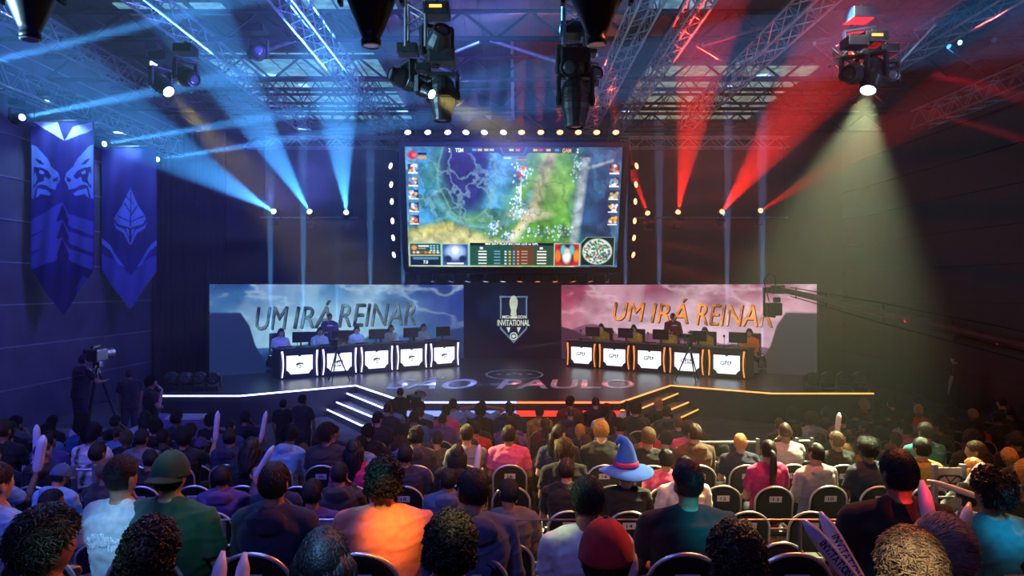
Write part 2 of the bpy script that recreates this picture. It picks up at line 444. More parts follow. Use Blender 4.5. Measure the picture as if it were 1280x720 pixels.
# beams over the stage -------- pipe with fixtures standing on it
rod('fixture_pipe', P(325,272,24), P(448,272,24), .03, M_TRUSS, 'horizontal pipe under the three blue beam lights', 'pipe')
rod('fixture_pipe', P(795,272,24), P(985,272,24), .03, M_TRUSS, 'horizontal pipe under the four red beam lights', 'pipe')
for x in (330, 444, 800, 980):
    rod('suspension_cable', P(x,272,24), V((P(x,272,24).x, 24, ZR)), .012, M_BLACK, 'thin black cable holding the %s' % {330:'left end of the blue beam pipe',444:'right end of the blue beam pipe',800:'left end of the red beam pipe',980:'right end of the red beam pipe'}[x], 'cable')
GB = 'blue beam lights left of the giant screen'; GR = 'red beam lights right of the giant screen'
EB = 330000
for (x,y,u,v_,d,an,lab) in [(345,262,175,165,15,8.5,'outermost of the three blue beam lights, aimed far to the left'),
                          (389,264,285,95,16,9,'middle of the three blue beam lights left of the screen'),
                          (433,265,417,95,16,9,'blue beam light nearest the screen, pointing almost straight up')]:
    beam(P(x,y+4,24), P(u,v_,d), an, BLUE, EB, L_BLUE, lab, .8, False, GB)
for (x,y,u,v_,d,an,e,lab) in [(811,266,782,195,20,5.5,.6,'red beam light next to the screen edge'),
                            (847,265,872,110,17,8.5,1,'red beam light pointing almost straight up'),
                            (901,263,1000,130,15,8.5,1,'red beam light aimed up toward the right fixture cluster'),
                            (948,261,1060,195,17,5,.35,'red beam light farthest from the screen, with a faint low beam')]:
    beam(P(x,y+4,24), P(u,v_,d), an, RED, EB*e*.72, L_RED, lab, .8, False, GR)
# left wall truss beams
for (x,y,d,u,v_,lab) in [(27,148,16.9,410,72,'beam light left of the panther banner, throwing a thin blue beam'),
                       (130,181,20.3,500,120,'beam light between the two banners'),
                       (197,200,23.3,520,150,'beam light right of the leaf-crest banner')]:
    p = P(x-6,y,d); beam(p, P(u,v_,d-5), 2.6, BLUE, 900000, L_BLUE, lab, .75, True, 'blue beam lights under the left wall truss')
spot(P(-60,90,11), P(230,18,11.5), 3.2, BLUE, 550000)
moving_head(P(192,80,15), P(192,40,8), L_VIO, 'small white lamp on the left box truss above the yellow beam', .7, True)
# the yellow and pale wash beams
def front_beam(x, y, d, u, v_, d2, ang, c, e, lens, lab, sc, disp=False, bl=.6):
    p = P(x,y,d); t = P(u,v_,d2); pos = p-(t-p).normalized()*.33*sc
    moving_head(pos, t, lens, lab, sc, True, None, disp); spot(p+(t-p).normalized()*.03, t, ang, c, e, bl, .06)
front_beam(211,115,12.5, 290,200,11.6, 15, (1.0,.80,.25), 13000, L_WARM, 'fixture with a bright lens throwing a soft yellow beam beside the blue beams', .9)
front_beam(540,118,9.0, 562,130,8.8, 22, (1.0,.8,.25), 9000, L_WARM, 'lit fixture with a short yellow glow in the left hanging column', .55)
front_beam(1085,113,10.5, 1040,330,9.4, 46, (.86,1.0,.50), 9500, L_GREEN, 'fixture casting the wide pale green beam at the right', 1.0, True)
spot(P(1125,128,13), P(1290,178,11), 3.0, (1,.01,.06), 60000)
spot(P(1150,88,13), P(1290,125,11), 6.0, (1,.01,.06), 26000)

# unlit profile lamps hanging near the audience
def profile_lamp(x, y0, y1, d, lab, rad=.27):
    top = P(x,y0,d); bot = P(x,y1,d); L = top.z-bot.z
    t = empty('hanging_spotlight', bot); props(t, lab, 'stage light', 'unlit lamps hanging nose down')
    MB().lathe([(.001,.0),(.09,.0),(.1,.02),(.1,.06),(.085,.07),(.12,.14),(.2,.34),(rad*.95,.5),(rad,.7),(rad,L*.75),(rad*.85,L*.95),(rad*.4,L),(.001,L)], 24).build('lamp_body', M_BLACKPL, t, smooth=True)
    MB().lathe([(.1,-.004),(.085,-.012),(.07,-.004),(.07,.01),(.1,.01)], 24).build('lens_ring', M_CHROME, t)
    y_ = MB()
    for s_ in (-1, 1): y_.bbox((s_*(rad+.04),0,L*.75), (.04,.12,L*.55), .01)
    y_.bbox((0,0,L+.05), (rad*2+.2,.16,.06), .015); y_.build('yoke', M_BLACK, t)
    MB().bbox((0,0,L+.2), (.36,.36,.2), .02).build('base', M_BLACK, t)
    return t
profile_lamp(38, -45, 49, 7.2, 'black unlit lamp hanging nose down in the upper left corner')
profile_lamp(464, -50, 57, 7.2, 'black unlit lamp hanging nose down left of the silver clamp cluster')
profile_lamp(746, -50, 56, 7.2, 'black unlit lamp hanging nose down right of centre, white lens ring', .3)
rod('lamp_bar', P(20,-50,7.2), P(1260,-50,7.2), .035, M_TRUSS, 'pipe across the hall above the picture edge that carries the unlit lamps', 'pipe')
# hanging columns of stacked moving heads
def column(x, ys, d, lab, disp=None):
    t = empty('fixture_column', P(x,-20,d)); props(t, lab, 'hanging truss')
    L = (ys[-1]+20)*d/F
    for s_ in (-1,1):
        for s2 in (-1,1): MB().tube([(s_*.13, s2*.13, .3), (s_*.13, s2*.13, -L)], .022, 8).build('chord', M_TRUSS, t)
    mb = MB(); n = int(L/.3)
    for k in range(n):
        for s_ in (-1,1):
            mb.tube([(-.13, s_*.13, -k*.3), (.13, s_*.13, -k*.3-.15)], .012, 5); mb.tube([(.13, s_*.13, -k*.3-.15), (-.13, s_*.13, -k*.3-.3)], .012, 5)
            mb.tube([(s_*.13, -.13, -k*.3), (s_*.13, .13, -k*.3-.3)], .012, 5)
    mb.build('lacing', M_TRUSS, t)
column(521, [62], 9.5, 'short silver hanging truss in the left fixture column')
column(717, [62], 9.5, 'short silver hanging truss in the right fixture column')
moving_head(P(546,62,9.5), P(560,10,9), L_OFF, 'unlit moving head at the top of the left hanging column', 1.0, True, display=True)
moving_head(P(510,100,9.6), P(400,60,9), L_OFF, 'unlit moving head tilted sideways in the left hanging column', .8, True)
moving_head(P(553,120,9.5), P(553,170,9.5), L_OFF, 'unlit moving head pointing down at the foot of the left hanging column', 1.0, True)
moving_head(P(716,85,9.6), P(690,78,8), L_OFF, 'unlit moving head halfway down the right hanging column', 1.0, True)
moving_head(P(719,125,9.5), P(719,170,9.5), L_OFF, 'unlit moving head pointing down at the foot of the right hanging column', 1.1, True)
moving_head(P(733,100,9.9), P(790,60,9), L_OFF, 'unlit moving head tilted toward the red side in the right hanging column', .8, True)
moving_head(P(1068,92,10.6), P(1000,90,9), L_OFF, 'dark moving head beside the pale green beam fixture', .9, True)
moving_head(P(1108,96,10.9), P(1180,70,9), L_OFF, 'dark moving head on the right side of the pale green beam fixture', .8, True)
moving_head(P(1075,62,11.5), P(1075,20,9), L_OFF, 'dark moving head above the pale green beam fixture', 1.1, True)
moving_head(P(232,96,12), P(300,120,11), L_OFF, 'dark moving head beside the soft yellow beam fixture', .9, True)
moving_head(P(322,66,14), P(340,20,11), L_OFF, 'dark moving head under the left roof joist beside the skylights', .9, True)
# cable bundle at the right cluster
for k in range(5):
    pts = []
    for j in range(12):
        t = j/11; pts.append(P(1040+60*t+6*math.sin(5*t+k), 60+12*math.sin(6*t+k*2)+18*t+k*3, 11+.2*k)-P(1040,60,11))
    o = MB().tube(pts, .016, 6).build('cable', M_BLACK, loc=P(1040,60,11), smooth=True)
    props(o, 'black cable looping over the pale green beam fixture', 'cable', 'cables on the right fixture cluster')

# ---------------------------------------------------------------- giant screen
scr = empty('giant_screen', P(642,337,20.6)); props(scr, 'giant hanging screen showing the live game above the stage', 'screen')
o0 = scr.location
ytop, ybot = 19.5, 20.6
TL, TR_, BL, BR = P(506,183,ytop), P(778,184,ytop), P(511,333,ybot), P(771,334,ybot)
pic = Pic(400, 220, (60,125,120)); U, W = pic.U, pic.Vv
n1 = vnoise(220, 400, 9, 1, 5); n2 = vnoise(220, 400, 20, 2, 4); n3 = vnoise(220, 400, 5, 3, 3)
pic.put(np.clip((.2-U+.1*(n1-.5))*9, 0, 1), (70,150,205))
pic.put(np.clip((.2-U)*9, 0, 1)*(n2 > .55), (110,190,220), .5)
pic.put(np.clip((.14-np.abs(U-.17-.1*(n3-.5)))*20, 0, 1)*(np.abs(W-.3) < .25)*(n2 > .45), (40,105,100), .8)
pic.blob(.34, .25, .22, .42, (58,130,140)); pic.put(np.clip(1.3-np.sqrt(((U-.34)/.2)**2+((W-.25)/.4)**2), 0, 1)*(n2 > .52), (110,175,120), .7)
pic.blob(.285, .2, .115+.0, .34, (22,28,92)); pic.blob(.26, .12, .08, .22, (30,24,80)); pic.put(np.clip(1.1-np.sqrt(((U-.3)/.1)**2+((W-.25)/.3)**2), 0, 1)*(n1 > .56), (60,60,140), .6)
pic.put(np.clip((.06-np.abs(U-.43+.1*(W-.2)))*25, 0, 1)*(W < .5), (80,160,215), .75)
green = np.clip((U-.46-.18*np.clip(.5-W, 0, 1)+.05*(n1-.5))*18, 0, 1)*np.clip((.8-U+.06*(n2-.5))*22, 0, 1)
pic.put(green, (88,150,62)); pic.put(green*np.clip((n2-.5)*5, 0, 1), (120,178,84), .8)
pic.put(np.clip(((W-.5)-.35*np.abs(U-.35))*12, 0, 1)*(U < .52), (92,150,84), .85)
pic.put(np.clip(((W-.6)+.18*(n1-.5)-.5*np.abs(U-.2))*14, 0, 1)*np.clip((.55-U)*10, 0, 1), (205,200,140), .95)
pic.put(np.clip((.05-np.abs(W-.68+.3*(U-.1)))*30, 0, 1)*(U < .22), (215,205,110), .7)
path = np.clip((.045-np.abs((U-.60)-.16*(.45-W)*1.2+.03*(n3-.5)))*40, 0, 1)*(W < .62)
pic.put(path, (176,170,128), .9); pic.blob(.58, .55, .1, .05, (190,190,150), .8)
pic.put(np.clip((.035-np.abs((U-.50)-.4*(.75-W)))*40, 0, 1)*(W > .5), (205,200,175), .9)
pic.put(np.clip((.008-np.abs((U-.485)-.45*(.75-W)))*120, 0, 1)*(W > .55), (240,190,40), .9)
pic.put(np.clip((.02-np.abs(np.sqrt(((U-.36)/1.2)**2+((W-.3)/1.9)**2)-.19))*40, 0, 1)*(W > .35), (120,185,205), .8)
pic.blob(.70, .35, .07, .12, (130,165,80), .7, .8)
pic.put(np.clip((U-.80+.03*(n1-.5))*30, 0, 1), (38,74,118)); pic.put(np.clip((U-.82)*20, 0, 1)*(n2 > .5), (62,108,150), .7)
pic.put(np.clip((U-.86)*14, 0, 1)*(n1 < .48), (28,34,78), .8)
stone = np.clip((.028-np.abs(U-.83+.05*W-.04*(n3-.5)))*50, 0, 1)*(W > .08)
pic.put(stone, (165,178,190), .95); pic.put(np.clip((.02-np.abs((W-.14)+.55*(U-.9)))*60, 0, 1)*(U > .82)*(U < .96), (150,165,180), .9)
rs = np.random.RandomState(5)
for cu, cv, n, sx, sy in ((.54,.2,60,.02,.05),(.525,.5,60,.022,.06),(.41,.66,60,.015,.045),(.47,.74,30,.015,.02),(.72,.7,40,.03,.03),(.79,.16,40,.015,.05),(.6,.7,40,.06,.03),(.52,.35,20,.01,.06)):
    for k in range(n):
        c = random.choice([(235,245,255),(150,200,235),(60,110,190),(220,240,250)] if cu < .7 else [(200,225,235),(150,190,190)])
        pic.blob(cu+rs.randn()*sx, cv+rs.randn()*sy, .004, .008, c, .9)
pic.blob(.545, .17, .012, .02, (230,120,40)); pic.blob(.53, .23, .012, .018, (210,60,40))
pic.put((np.abs(U-.535+.02*(W-.3)) < .004)*(W > .24)*(W < .45), (250,250,240), .8)
det = vnoise(220, 400, 26, 51, 4); det2 = vnoise(220, 400, 11, 52, 5)
pic.a *= (1+1.5*(det-.5)+1.0*(det2-.5))[..., None].clip(.35, 1.9)
rid = np.clip(1-np.abs(det2-.5)*22, 0, 1)*np.clip((.52-U)*8, 0, 1); pic.put(rid*(W < .62), (150,205,215), .45)
rid2 = np.clip(1-np.abs(n1-.5)*26, 0, 1); pic.put(rid2*(W < .75), (25,70,70), .45)
blk = np.clip(.05-np.abs(np.sqrt(((U-.285)/.125)**2+((W-.2)/.36)**2)-1.08-.25*(det2-.5)), 0, .05)*20; pic.put(blk, (130,180,150), .6)
# overlay strips: portraits
def box(u0, v0, u1, v1, fillc, edge=(150,200,180)):
    pic.rect(u0-.004, v0-.007, u1+.004, v1+.007, edge); pic.rect(u0, v0, u1, v1, fillc)
for side in (0, 1):
    for k in range(5):
        u0 = .012 if side == 0 else .945; v0 = .14+.105*k
        pic.rect(u0, v0, u0+.045, v0+.075, (30,40,60)); 
        for q in range(14): pic.blob(u0+.006+rs.rand()*.034, v0+.01+rs.rand()*.055, .007, .012, [(230,180,60),(235,235,240),(200,70,40),(120,160,200)][rs.randint(4)])
        pic.rect(u0, v0+.066, u0+.045, v0+.076, (240,240,240))
pic.blob(.035, .07, .022, .035, (190,25,35)); pic.blob(.042, .07, .01, .015, (240,120,110)); pic.rect(.06, .05, .1, .07, (15,15,20)); pic.rect(.06, .078, .1, .1, (220,160,50))
# top bar
pic.poly([(.2,.0),(.8,.0),(.78,.052),(.57,.052),(.55,.075),(.45,.075),(.43,.052),(.22,.052)], (15,52,60))
pic.poly([(.435,.0),(.565,.0),(.55,.065),(.45,.065)], (40,110,120)); pic.poly([(.442,.0),(.558,.0),(.545,.055),(.455,.055)], (18,40,60))
for u, c in ((.32,(90,170,190)),(.345,(230,190,80)),(.375,(220,200,90)),(.40,(170,210,200)),(.49,(200,220,240)),(.52,(220,120,60)),(.6,(210,200,90)),(.625,(210,70,60)),(.66,(230,190,80)),(.7,(80,150,180))):
    pic.rect(u-.009, .016, u+.009, .036, c)
pic.rect(.455, .088, .49, .096, (230,240,240)); pic.rect(.51, .1, .56, .108, (230,120,60))
# bottom panel
box(.01, .80, .155, .985, (22,78,80)); pic.rect(.01, .895, .155, .905, (210,190,90)); pic.rect(.01,.91,.155,.985,(12,26,50)); pic.rect(.022,.915,.145,.935,(80,130,160))
for k in range(7): pic.blob(.028+.019*k, .875, .007, .011, [(240,180,190),(230,220,200),(150,80,40),(230,120,40),(220,190,90),(220,170,210),(200,220,230)][k])
pic.blob(.03, .835, .013, .02, (230,150,50)); pic.rect(.05,.815,.1,.825,(230,235,235)); pic.rect(.05,.835,.085,.847,(220,150,40))
for k in range(3):
    for j in range(3): pic.rect(.105+.016*k, .812+.02*j, .114+.016*k, .822+.02*j, (180,225,220))
box(.165, .805, .285, .985, (50,85,150)); pic.blob(.225,.87,.045,.06,(170,200,240)); pic.blob(.225,.86,.017,.035,(240,240,250)); pic.blob(.19,.93,.018,.03,(30,40,80)); pic.blob(.26,.93,.018,.03,(30,40,80)); pic.rect(.185,.965,.265,.975,(235,240,250))
box(.295, .815, .695, .985, (28,82,70)); pic.rect(.295,.79,.695,.815,(10,14,40)); pic.poly([(.5,.82),(.6,.82),(.6,.985),(.5,.985)], (110,55,30), .8); pic.rect(.6,.82,.695,.985,(50,75,50),.7)
for k in range(5):
    v0 = .858+.026*k
    pic.rect(.335,v0,.375,v0+.011,(235,240,235)); pic.rect(.615,v0,.66,v0+.011,(240,235,225))
    pic.rect(.41,v0,.44,v0+.009,(120,160,190)); pic.rect(.54,v0,.57,v0+.009,(190,150,130))
    for q, c in ((.46,(200,225,240)),(.48,(230,190,60)),(.5,(90,170,225)),(.52,(220,150,120))): pic.rect(q,v0,q+.01,v0+.013,c)
for q in (.35,.635): pic.rect(q-.007,.828,q+.007,.846,(230,240,240))
box(.70, .80, .815, .985, (205,30,45)); pic.blob(.757,.88,.045,.09,(25,30,50)); pic.blob(.757,.9,.02,.06,(240,235,235)); pic.blob(.715,.9,.014,.05,(240,120,40)); pic.blob(.803,.9,.014,.05,(240,140,40)); pic.blob(.74,.85,.012,.04,(90,190,210)); pic.blob(.78,.85,.012,.04,(90,190,210)); pic.blob(.757,.86,.012,.02,(235,190,170))
pic.poly([(.85,.735),(.985,.735),(.985,.985),(.82,.985),(.82,.79)], (120,160,140)); pic.poly([(.853,.742),(.981,.742),(.981,.98),(.824,.98),(.824,.793)], (12,30,34))
pic.blob(.902,.862,.07,.11,(200,225,205),1,.05)
for k in range(260):
    a, b = rs.rand(2)*2-1
    if a*a+b*b < 1: pic.blob(.902+a*.062, .862+b*.1, .0045, .008, [(20,110,60),(15,60,35),(240,245,240),(190,40,50),(40,90,170),(30,130,70)][rs.randint(6)], .9)
M_SCREEN = mat('screen_picture', attr='picture', emis=1.25, rough=.4)
loc = lambda p: p-o0
pic.grid('screen_face', [loc(TL), loc(TR_), loc(BL), loc(BR)], M_SCREEN, scr)
ex = (TR_-TL).normalized(); ez = (TL-BL).normalized(); ey = ez.cross(ex)*-1      # away from the audience? fixed below
nrm = ex.cross(ez); nrm = nrm if nrm.y > 0 else -nrm
Rm = Matrix((ex, nrm, ez)).transposed()
cen = (TL+TR_+BL+BR)/4; sw = ((TR_-TL).length+(BR-BL).length)/2; sh = (TL-BL).length
fr = MB()
for (cx, cz, dx, dz) in ((0, sh/2+.07, sw+.34, .14), (0, -sh/2-.07, sw+.26, .14), (-sw/2-.1, 0, .13, sh+.1), (sw/2+.1, 0, .13, sh+.1)):
    fr.bbox(loc(cen)+Rm @ V((cx, .06, cz)), (dx, .2, dz), .02, Rm)
fr.box(loc(cen)+Rm @ V((0,.18,0)), (sw+.2, .2, sh+.2), Rm)
fr.build('screen_frame', M_BLACK, scr)
def scr_text(txt, u, v_, wd, ht, m, nm='caption'):
    me = fit(text_mesh(txt, .2, m, .001, bold=.004), wd, ht)
    p = TL*(1-u)*(1-v_)+TR_*u*(1-v_)+BL*(1-u)*v_+BR*u*v_
    o = link(nm, me, None, scr); o.location = loc(p)-nrm*.012; o.rotation_euler = Rm.to_euler(); return o
T_W = mat('caption_white', (.9,.95,1), emis=1.4, nscale=2, namt=.05)
scr_text('2', .205, .028, .05, .11, T_W); scr_text('TSM', .25, .028, .22, .11, T_W)
scr_text('2', .795, .028, .05, .11, T_W); T_O = mat('caption_orange', (1,.4,.2), emis=1.3, nscale=2, namt=.05)
scr_text('GAM', .745, .028, .24, .11, T_O); scr_text('7.0', .082, .96, .13, .1, T_W); scr_text('MSI 2017 PLAY-IN | NA LCS vs GPL', .495, .803, 1.5, .075, T_W)
# cables holding it
for x in (520, 764):
    p = P(x,180,19.6); rod('suspension_cable', p, V((p.x, p.y, ZR)), .015, M_BLACK, 'thin cable holding the giant screen at its %s corner' % ('blue-side' if x < 600 else 'red-side'), 'cable')
# small lamps around the screen
_par = {}
def par_meshes():
    if not _par:
        _par['can'] = MB().lathe([(.001,.16),(.05,.16),(.075,.1),(.085,0),(.1,-.02),(.1,-.05),(.088,-.05),(.08,-.02),(.001,-.02)], 16).mesh('can', M_BLACK)
        _par['bracket'] = MB().tube([(-.11,0,.02),(-.11,0,.2),(.11,0,.2),(.11,0,.02)], .012, 6).mesh('bracket', M_BLACK)
        for k, m_ in (('b', L_VIO), ('r', L_RED)):
            _par[k] = MB().lathe([(.001,-.05),(.085,-.048),(.085,-.03),(.001,-.03)], 16).mesh('lens', m_)
    return _par
def par(p, tgt, k, lab, grp, e=420, ang=9, flip=1):
    q = par_meshes(); d = (V(tgt)-V(p)).normalized()
    t = empty('par_lamp', p); props(t, lab, 'stage light', grp)
    c = link('can', q['can'], None, t); c.rotation_euler = d.to_track_quat('-Z','Y').to_euler(); link('lens', q[k], None, c)
    b = link('bracket', q['bracket'], None, t); b.rotation_euler = (0 if flip > 0 else PI, 0, 0)
    spot(V(p)+d*.07, tgt, ang, (.3,.32,1) if k == 'b' else (1,.07,.04), e, .4, .04)
ORD = ['first','second','third','fourth','fifth','sixth','seventh','eighth','ninth','tenth','eleventh','twelfth','thirteenth','fourteenth','fifteenth','sixteenth','seventeenth','eighteenth','nineteenth','twentieth','twenty-first','twenty-second','twenty-third','twenty-fourth','twenty-fifth','twenty-sixth','twenty-seventh','twenty-eighth','twenty-ninth','thirtieth']
for i, x in enumerate([510,535,560,582,605,629,652,676,700,723,746,770]):
    b = i < 6
    par(P(x,167,19.4), P(x+(-28 if i < 3 else 22 if i < 6 else 0)-(i-5.5)*2,60,17), 'b' if b else 'r', 'small %s lamp on top of the giant screen, %s from its %s corner' % ('violet-white' if b else 'orange', ORD[i if b else 11-i], 'blue-side' if b else 'red-side'), 'lamps along the top of the giant screen', 14000, 11, -1)
for i, x in enumerate([520,541,564,585,607,629,650,672,694,716,738,759]):
    b = i < 6
    par(P(x,350,20.6), P(x+(i-5.5)*5-6,480,20.5), 'b' if b else 'r', 'small %s lamp under the giant screen, %s from its %s corner' % ('violet-white' if b else 'orange', ORD[i if b else 11-i], 'blue-side' if b else 'red-side'), 'lamps along the bottom of the giant screen', 1800, 9, 1)
for i, y in enumerate([208,231,252,276,297,318]):
    for sd in (0, 1):
        x = 490 if sd == 0 else 794; yy = 19.8+.15*i
        par(P(x-i*0+(i*.8 if sd == 0 else -i*.8),y,yy), P(x+(-90 if sd == 0 else 90),y+(-30+i*12),yy-1.5), 'b' if sd == 0 else 'r', 'small %s lamp on the side of the giant screen, %s from the top' % ('violet-white' if sd == 0 else 'orange', ORD[i]), 'lamps along the %s side of the giant screen' % ('blue' if sd == 0 else 'red'), 11000, 9, 1)
for nm, a, b, lab in (('lamp_bar', P(500,173,19.45), P(786,173,19.45), 'pipe above the giant screen holding a row of small lamps'),
                      ('lamp_bar', P(508,343,20.65), P(772,343,20.65), 'pipe under the giant screen holding a row of small lamps'),
                      ('lamp_bar', P(497,190,19.8), P(499,328,20.6), 'upright pipe on the blue side of the giant screen'),
                      ('lamp_bar', P(787,190,19.8), P(785,328,20.6), 'upright pipe on the red side of the giant screen')):
    rod(nm, a, b, .03, M_BLACK, lab, 'pipe')

# ---------------------------------------------------------------- stage
A = [onz(200,494,STAGE), onz(300,494,STAGE), onz(445,481,STAGE), onz(508,502,STAGE), onz(775,502,STAGE), onz(838,481,STAGE), onz(965,491,STAGE), onz(1092,491,STAGE)]
poly = [(p.x, p.y) for p in A]+[(A[-1].x, YB-.05), (A[0].x, YB-.05)]
st = empty('stage', ((A[3].x+A[4].x)/2, A[3].y, 0)); props(st, 'low black stage with glowing edge strips and angled side steps', 'stage')
so = st.location
rel = lambda pl: [(p[0]-so.x, p[1]-so.y) for p in pl]
mb = MB().prism(rel(poly), STAGE-.04, STAGE); mb.build('deck', M_STAGEF, st)
inner = [(p[0]-so.x+(0), p[1]-so.y+.03) for p in poly]
MB().prism(inner, 0, STAGE-.04).build('fascia', M_STAGES, st)
E_BL = emis_mat('strip_blue', (.42,.45,1.0), 7); E_RD = emis_mat('strip_red', (1.0,.10,.03), 5); E_OR = emis_mat('strip_orange', (1.0,.34,.08), 2.2)
E_BL2 = emis_mat('fascia_glow_blue', (.16,.24,.85), 2.0); E_RD2 = emis_mat('fascia_glow_red', (1.0,.03,.02), 2.2)
def strip(a, b, z, m, hgt=.045, nm='edge_strip', parent=st, off=.012):
    a, b = V((a[0],a[1],0)), V((b[0],b[1],0)); d = (b-a); n = V((d.y,-d.x,0)).normalized()
    if n.y > 0: n = -n
    c = (a+b)/2+n*off; ang = math.atan2(d.y, d.x)
    MB().box((c.x-so.x, c.y-so.y, z-hgt/2), (d.length, .02, hgt), Matrix.Rotation(ang, 3, 'Z')).build(nm, m, parent)
z = STAGE-.0
for i in range(3): strip(A[i], A[i+1], z, E_BL, .035)
mid = V((.1, A[3].y, 0))
strip(A[3], mid, z, E_BL, .035); strip(mid, A[4], z, E_RD, .04)
for i in range(4, 7): strip(A[i], A[i+1], z, E_OR, .035)
strip(A[3], mid, z-.22, E_BL2, .13, 'fascia_glow'); strip(mid, A[4], z-.22, E_RD2, .13, 'fascia_glow')  # strip light falling on the fascia, put in as emissive bands
for sd in (0, 1):
    for k, (p1, p2, p3) in enumerate([((434,491),(486,512),(506,512)), ((421,502),(470,522),(490,522)), ((409,511),(452,531),(470,531))]):
        zz = STAGE-.2*(k+1); q = []
        for (x, y) in (p1, p2, p3):
            p = onz(x, y, zz); q.append(V((-p.x+.03 if sd else p.x, p.y, 0)))
        # back line under the stage
        s_ = -1 if sd else 1
        back = [(q[2].x+.05*s_, q[2].y+.6), (q[0].x+1.5*s_, q[0].y+.05)]
        pl = [(q[0].x, q[0].y), (q[1].x, q[1].y), (q[2].x, q[2].y)]+back
        MB().prism(rel(pl), 0, zz).build('step', M_STAGEF, st)
        m_ = E_OR if sd else E_BL
        strip(q[0], q[1], zz, m_, .03, 'step_strip'); strip(q[1], q[2], zz, m_, .03, 'step_strip')
# writing on the deck
def floor_text(txt, px, py, wpx, hpx, m, shear=.25):
    p = onz(px, py, STAGE); wd = wpx*p.y/F; ht = abs(onz(px,py-hpx/2,STAGE).y-onz(px,py+hpx/2,STAGE).y)
    me = fit(text_mesh(txt, 1, m, .002, shear, bold=.018), wd, ht); me.transform(Matrix.Rotation(-PI/2, 4, 'X'))
    o = link('deck_lettering', me, None, st); o.location = V((p.x-so.x, p.y-so.y, STAGE+.007)); return o
M_DECKT = mat('deck_print', (.95,.95,.98), .35, nscale=2, namt=.05)
floor_text('SÃO', 543, 478.5, 106, 15, M_DECKT); floor_text('PAULO', 707, 480, 172, 11.5, M_DECKT)
lg = MB(); c = onz(643,468,STAGE); ra = 35*c.y/F; rb = abs(onz(643,462,STAGE).y-onz(643,474,STAGE).y)/2
pts = [V((ra*math.cos(2*PI*k/48), rb*math.sin(2*PI*k/48), 0)) for k in range(48)]
lg.tube(pts, .035, 6, closed=True)
for k in range(5):
    a = PI*k/4; lg.box((.18*math.cos(a)*1.2, .3*math.sin(a)-.1, 0), (.12,.12,.008))
for s_ in (-1,1): lg.box((s_*ra*.55, 0, 0), (.16,.22,.008), Matrix.Rotation(s_*.5, 3, 'Z'))
o = lg.build('deck_emblem', M_DECKT, st); o.scale = (1,1,.15); o.location = V((c.x-so.x, c.y-so.y, STAGE+.006))

# ---------------------------------------------------------------- LED walls
def frame_xy(a, b):
    a = V((a[0],a[1],0)); b = V((b[0],b[1],0)); d = b-a; return a, d.length, math.atan2(d.y, d.x)
def led_picture(left):
    p = Pic(380, 112, (40,100,165)); U, W = p.U, p.Vv
    n1 = vnoise(112, 380, 4, 11 if left else 12, 5); n2 = vnoise(112, 380, 14, 13, 4); n3 = vnoise(112, 380, 3, 21, 3)
    streak = vnoise(112*3, 380, 4, 31, 5)[:112]
    u = U if left else 1-U
    if left:
        p.put(np.clip(1.3*W, 0, 1), (84,160,210)); p.put(np.clip((n1-.42)*4, 0, 1), (120,185,225), .8)
        p.put(np.clip((n3-.5)*5, 0, 1)*np.clip(1-W*1.6, 0, 1), (35,60,130), .8)
        p.blob(.36, .62, .26, .28, (175,222,242), .85, .8); p.put(np.clip((u-.55)*3.2, 0, 1), (38,50,140), .85)
        p.put(np.clip((.14-u)*8, 0, 1)*.8, (60,110,150)); hill, mesa = (26,58,112), (22,42,84); hill2 = (46,92,150)
    else:
        p.a[:] = rgb(165,85,115); p.put(np.clip((n1-.4)*4, 0, 1), (205,140,165), .9); p.put(np.clip((n3-.45)*5, 0, 1)*np.clip(1.1-W*1.6, 0, 1), (95,62,80), .9)
        p.blob(.55, .6, .4, .3, (240,205,220), .9, .8); p.put(np.clip((.22-U)*5, 0, 1), (185,35,70), .5); p.blob(.78,.3,.2,.12,(235,180,195),.6,.8)
        hill, mesa = (78,44,64), (52,48,54); hill2 = (128,80,105)
    fd = vnoise(112, 380, 30, 61, 3); cl = vnoise(300, 380, 5, 62, 6)[::3][:100]; cl = np.vstack([cl, cl[-1:].repeat(12, 0)])
    rg = np.clip(1-np.abs(cl-.5)*14, 0, 1)*np.clip(1-W*1.3, 0, 1)
    p.put(rg, (200,232,248) if left else (250,225,232), .5); p.put(np.clip((.42-cl)*9, 0, 1)*np.clip(1.1-W*1.3, 0, 1), (30,70,135) if left else (110,66,92), .6)
    p.a *= (1+.5*(fd-.5))[..., None]
    p.put(np.clip((streak-.6)*8, 0, 1)*np.clip(.9-W, 0, 1), (190,225,245) if left else (240,205,215), .45)
    h1 = .70-.12*np.exp(-((u-.42)/.06)**2)-.1*np.exp(-((u-.6)/.05)**2)-.2*np.exp(-((u-.85)/.12)**2)+.03*(n2[0][None]-.5)
    p.put(np.clip((W-h1)*60, 0, 1), hill2)
    h2 = .8-.12*np.exp(-((u-.27)/.08)**2)-.40*np.clip((u-.72)*2.2, 0, 1)+.05*(n2[5][None]-.5)
    p.put(np.clip((W-h2)*60, 0, 1), hill)
    p.put(np.clip((W-.30-.25*np.clip((u-.10)*20, 0, 1)-.5*np.clip((u-.13)*12, 0, 1))*40, 0, 1), mesa)
    p.put(np.clip((W-.86)*9, 0, 1), mesa, .9)
    if left: 
        for k in range(9): p.poly([(.03+.012*k,.0),(.035+.012*k,.0),(.012+.012*k,.09),(.010+.012*k,.09)], (15,30,60), .8)
    return p
M_LED = mat('led_picture', attr='picture', emis=.95, rough=.5)
LW = {}
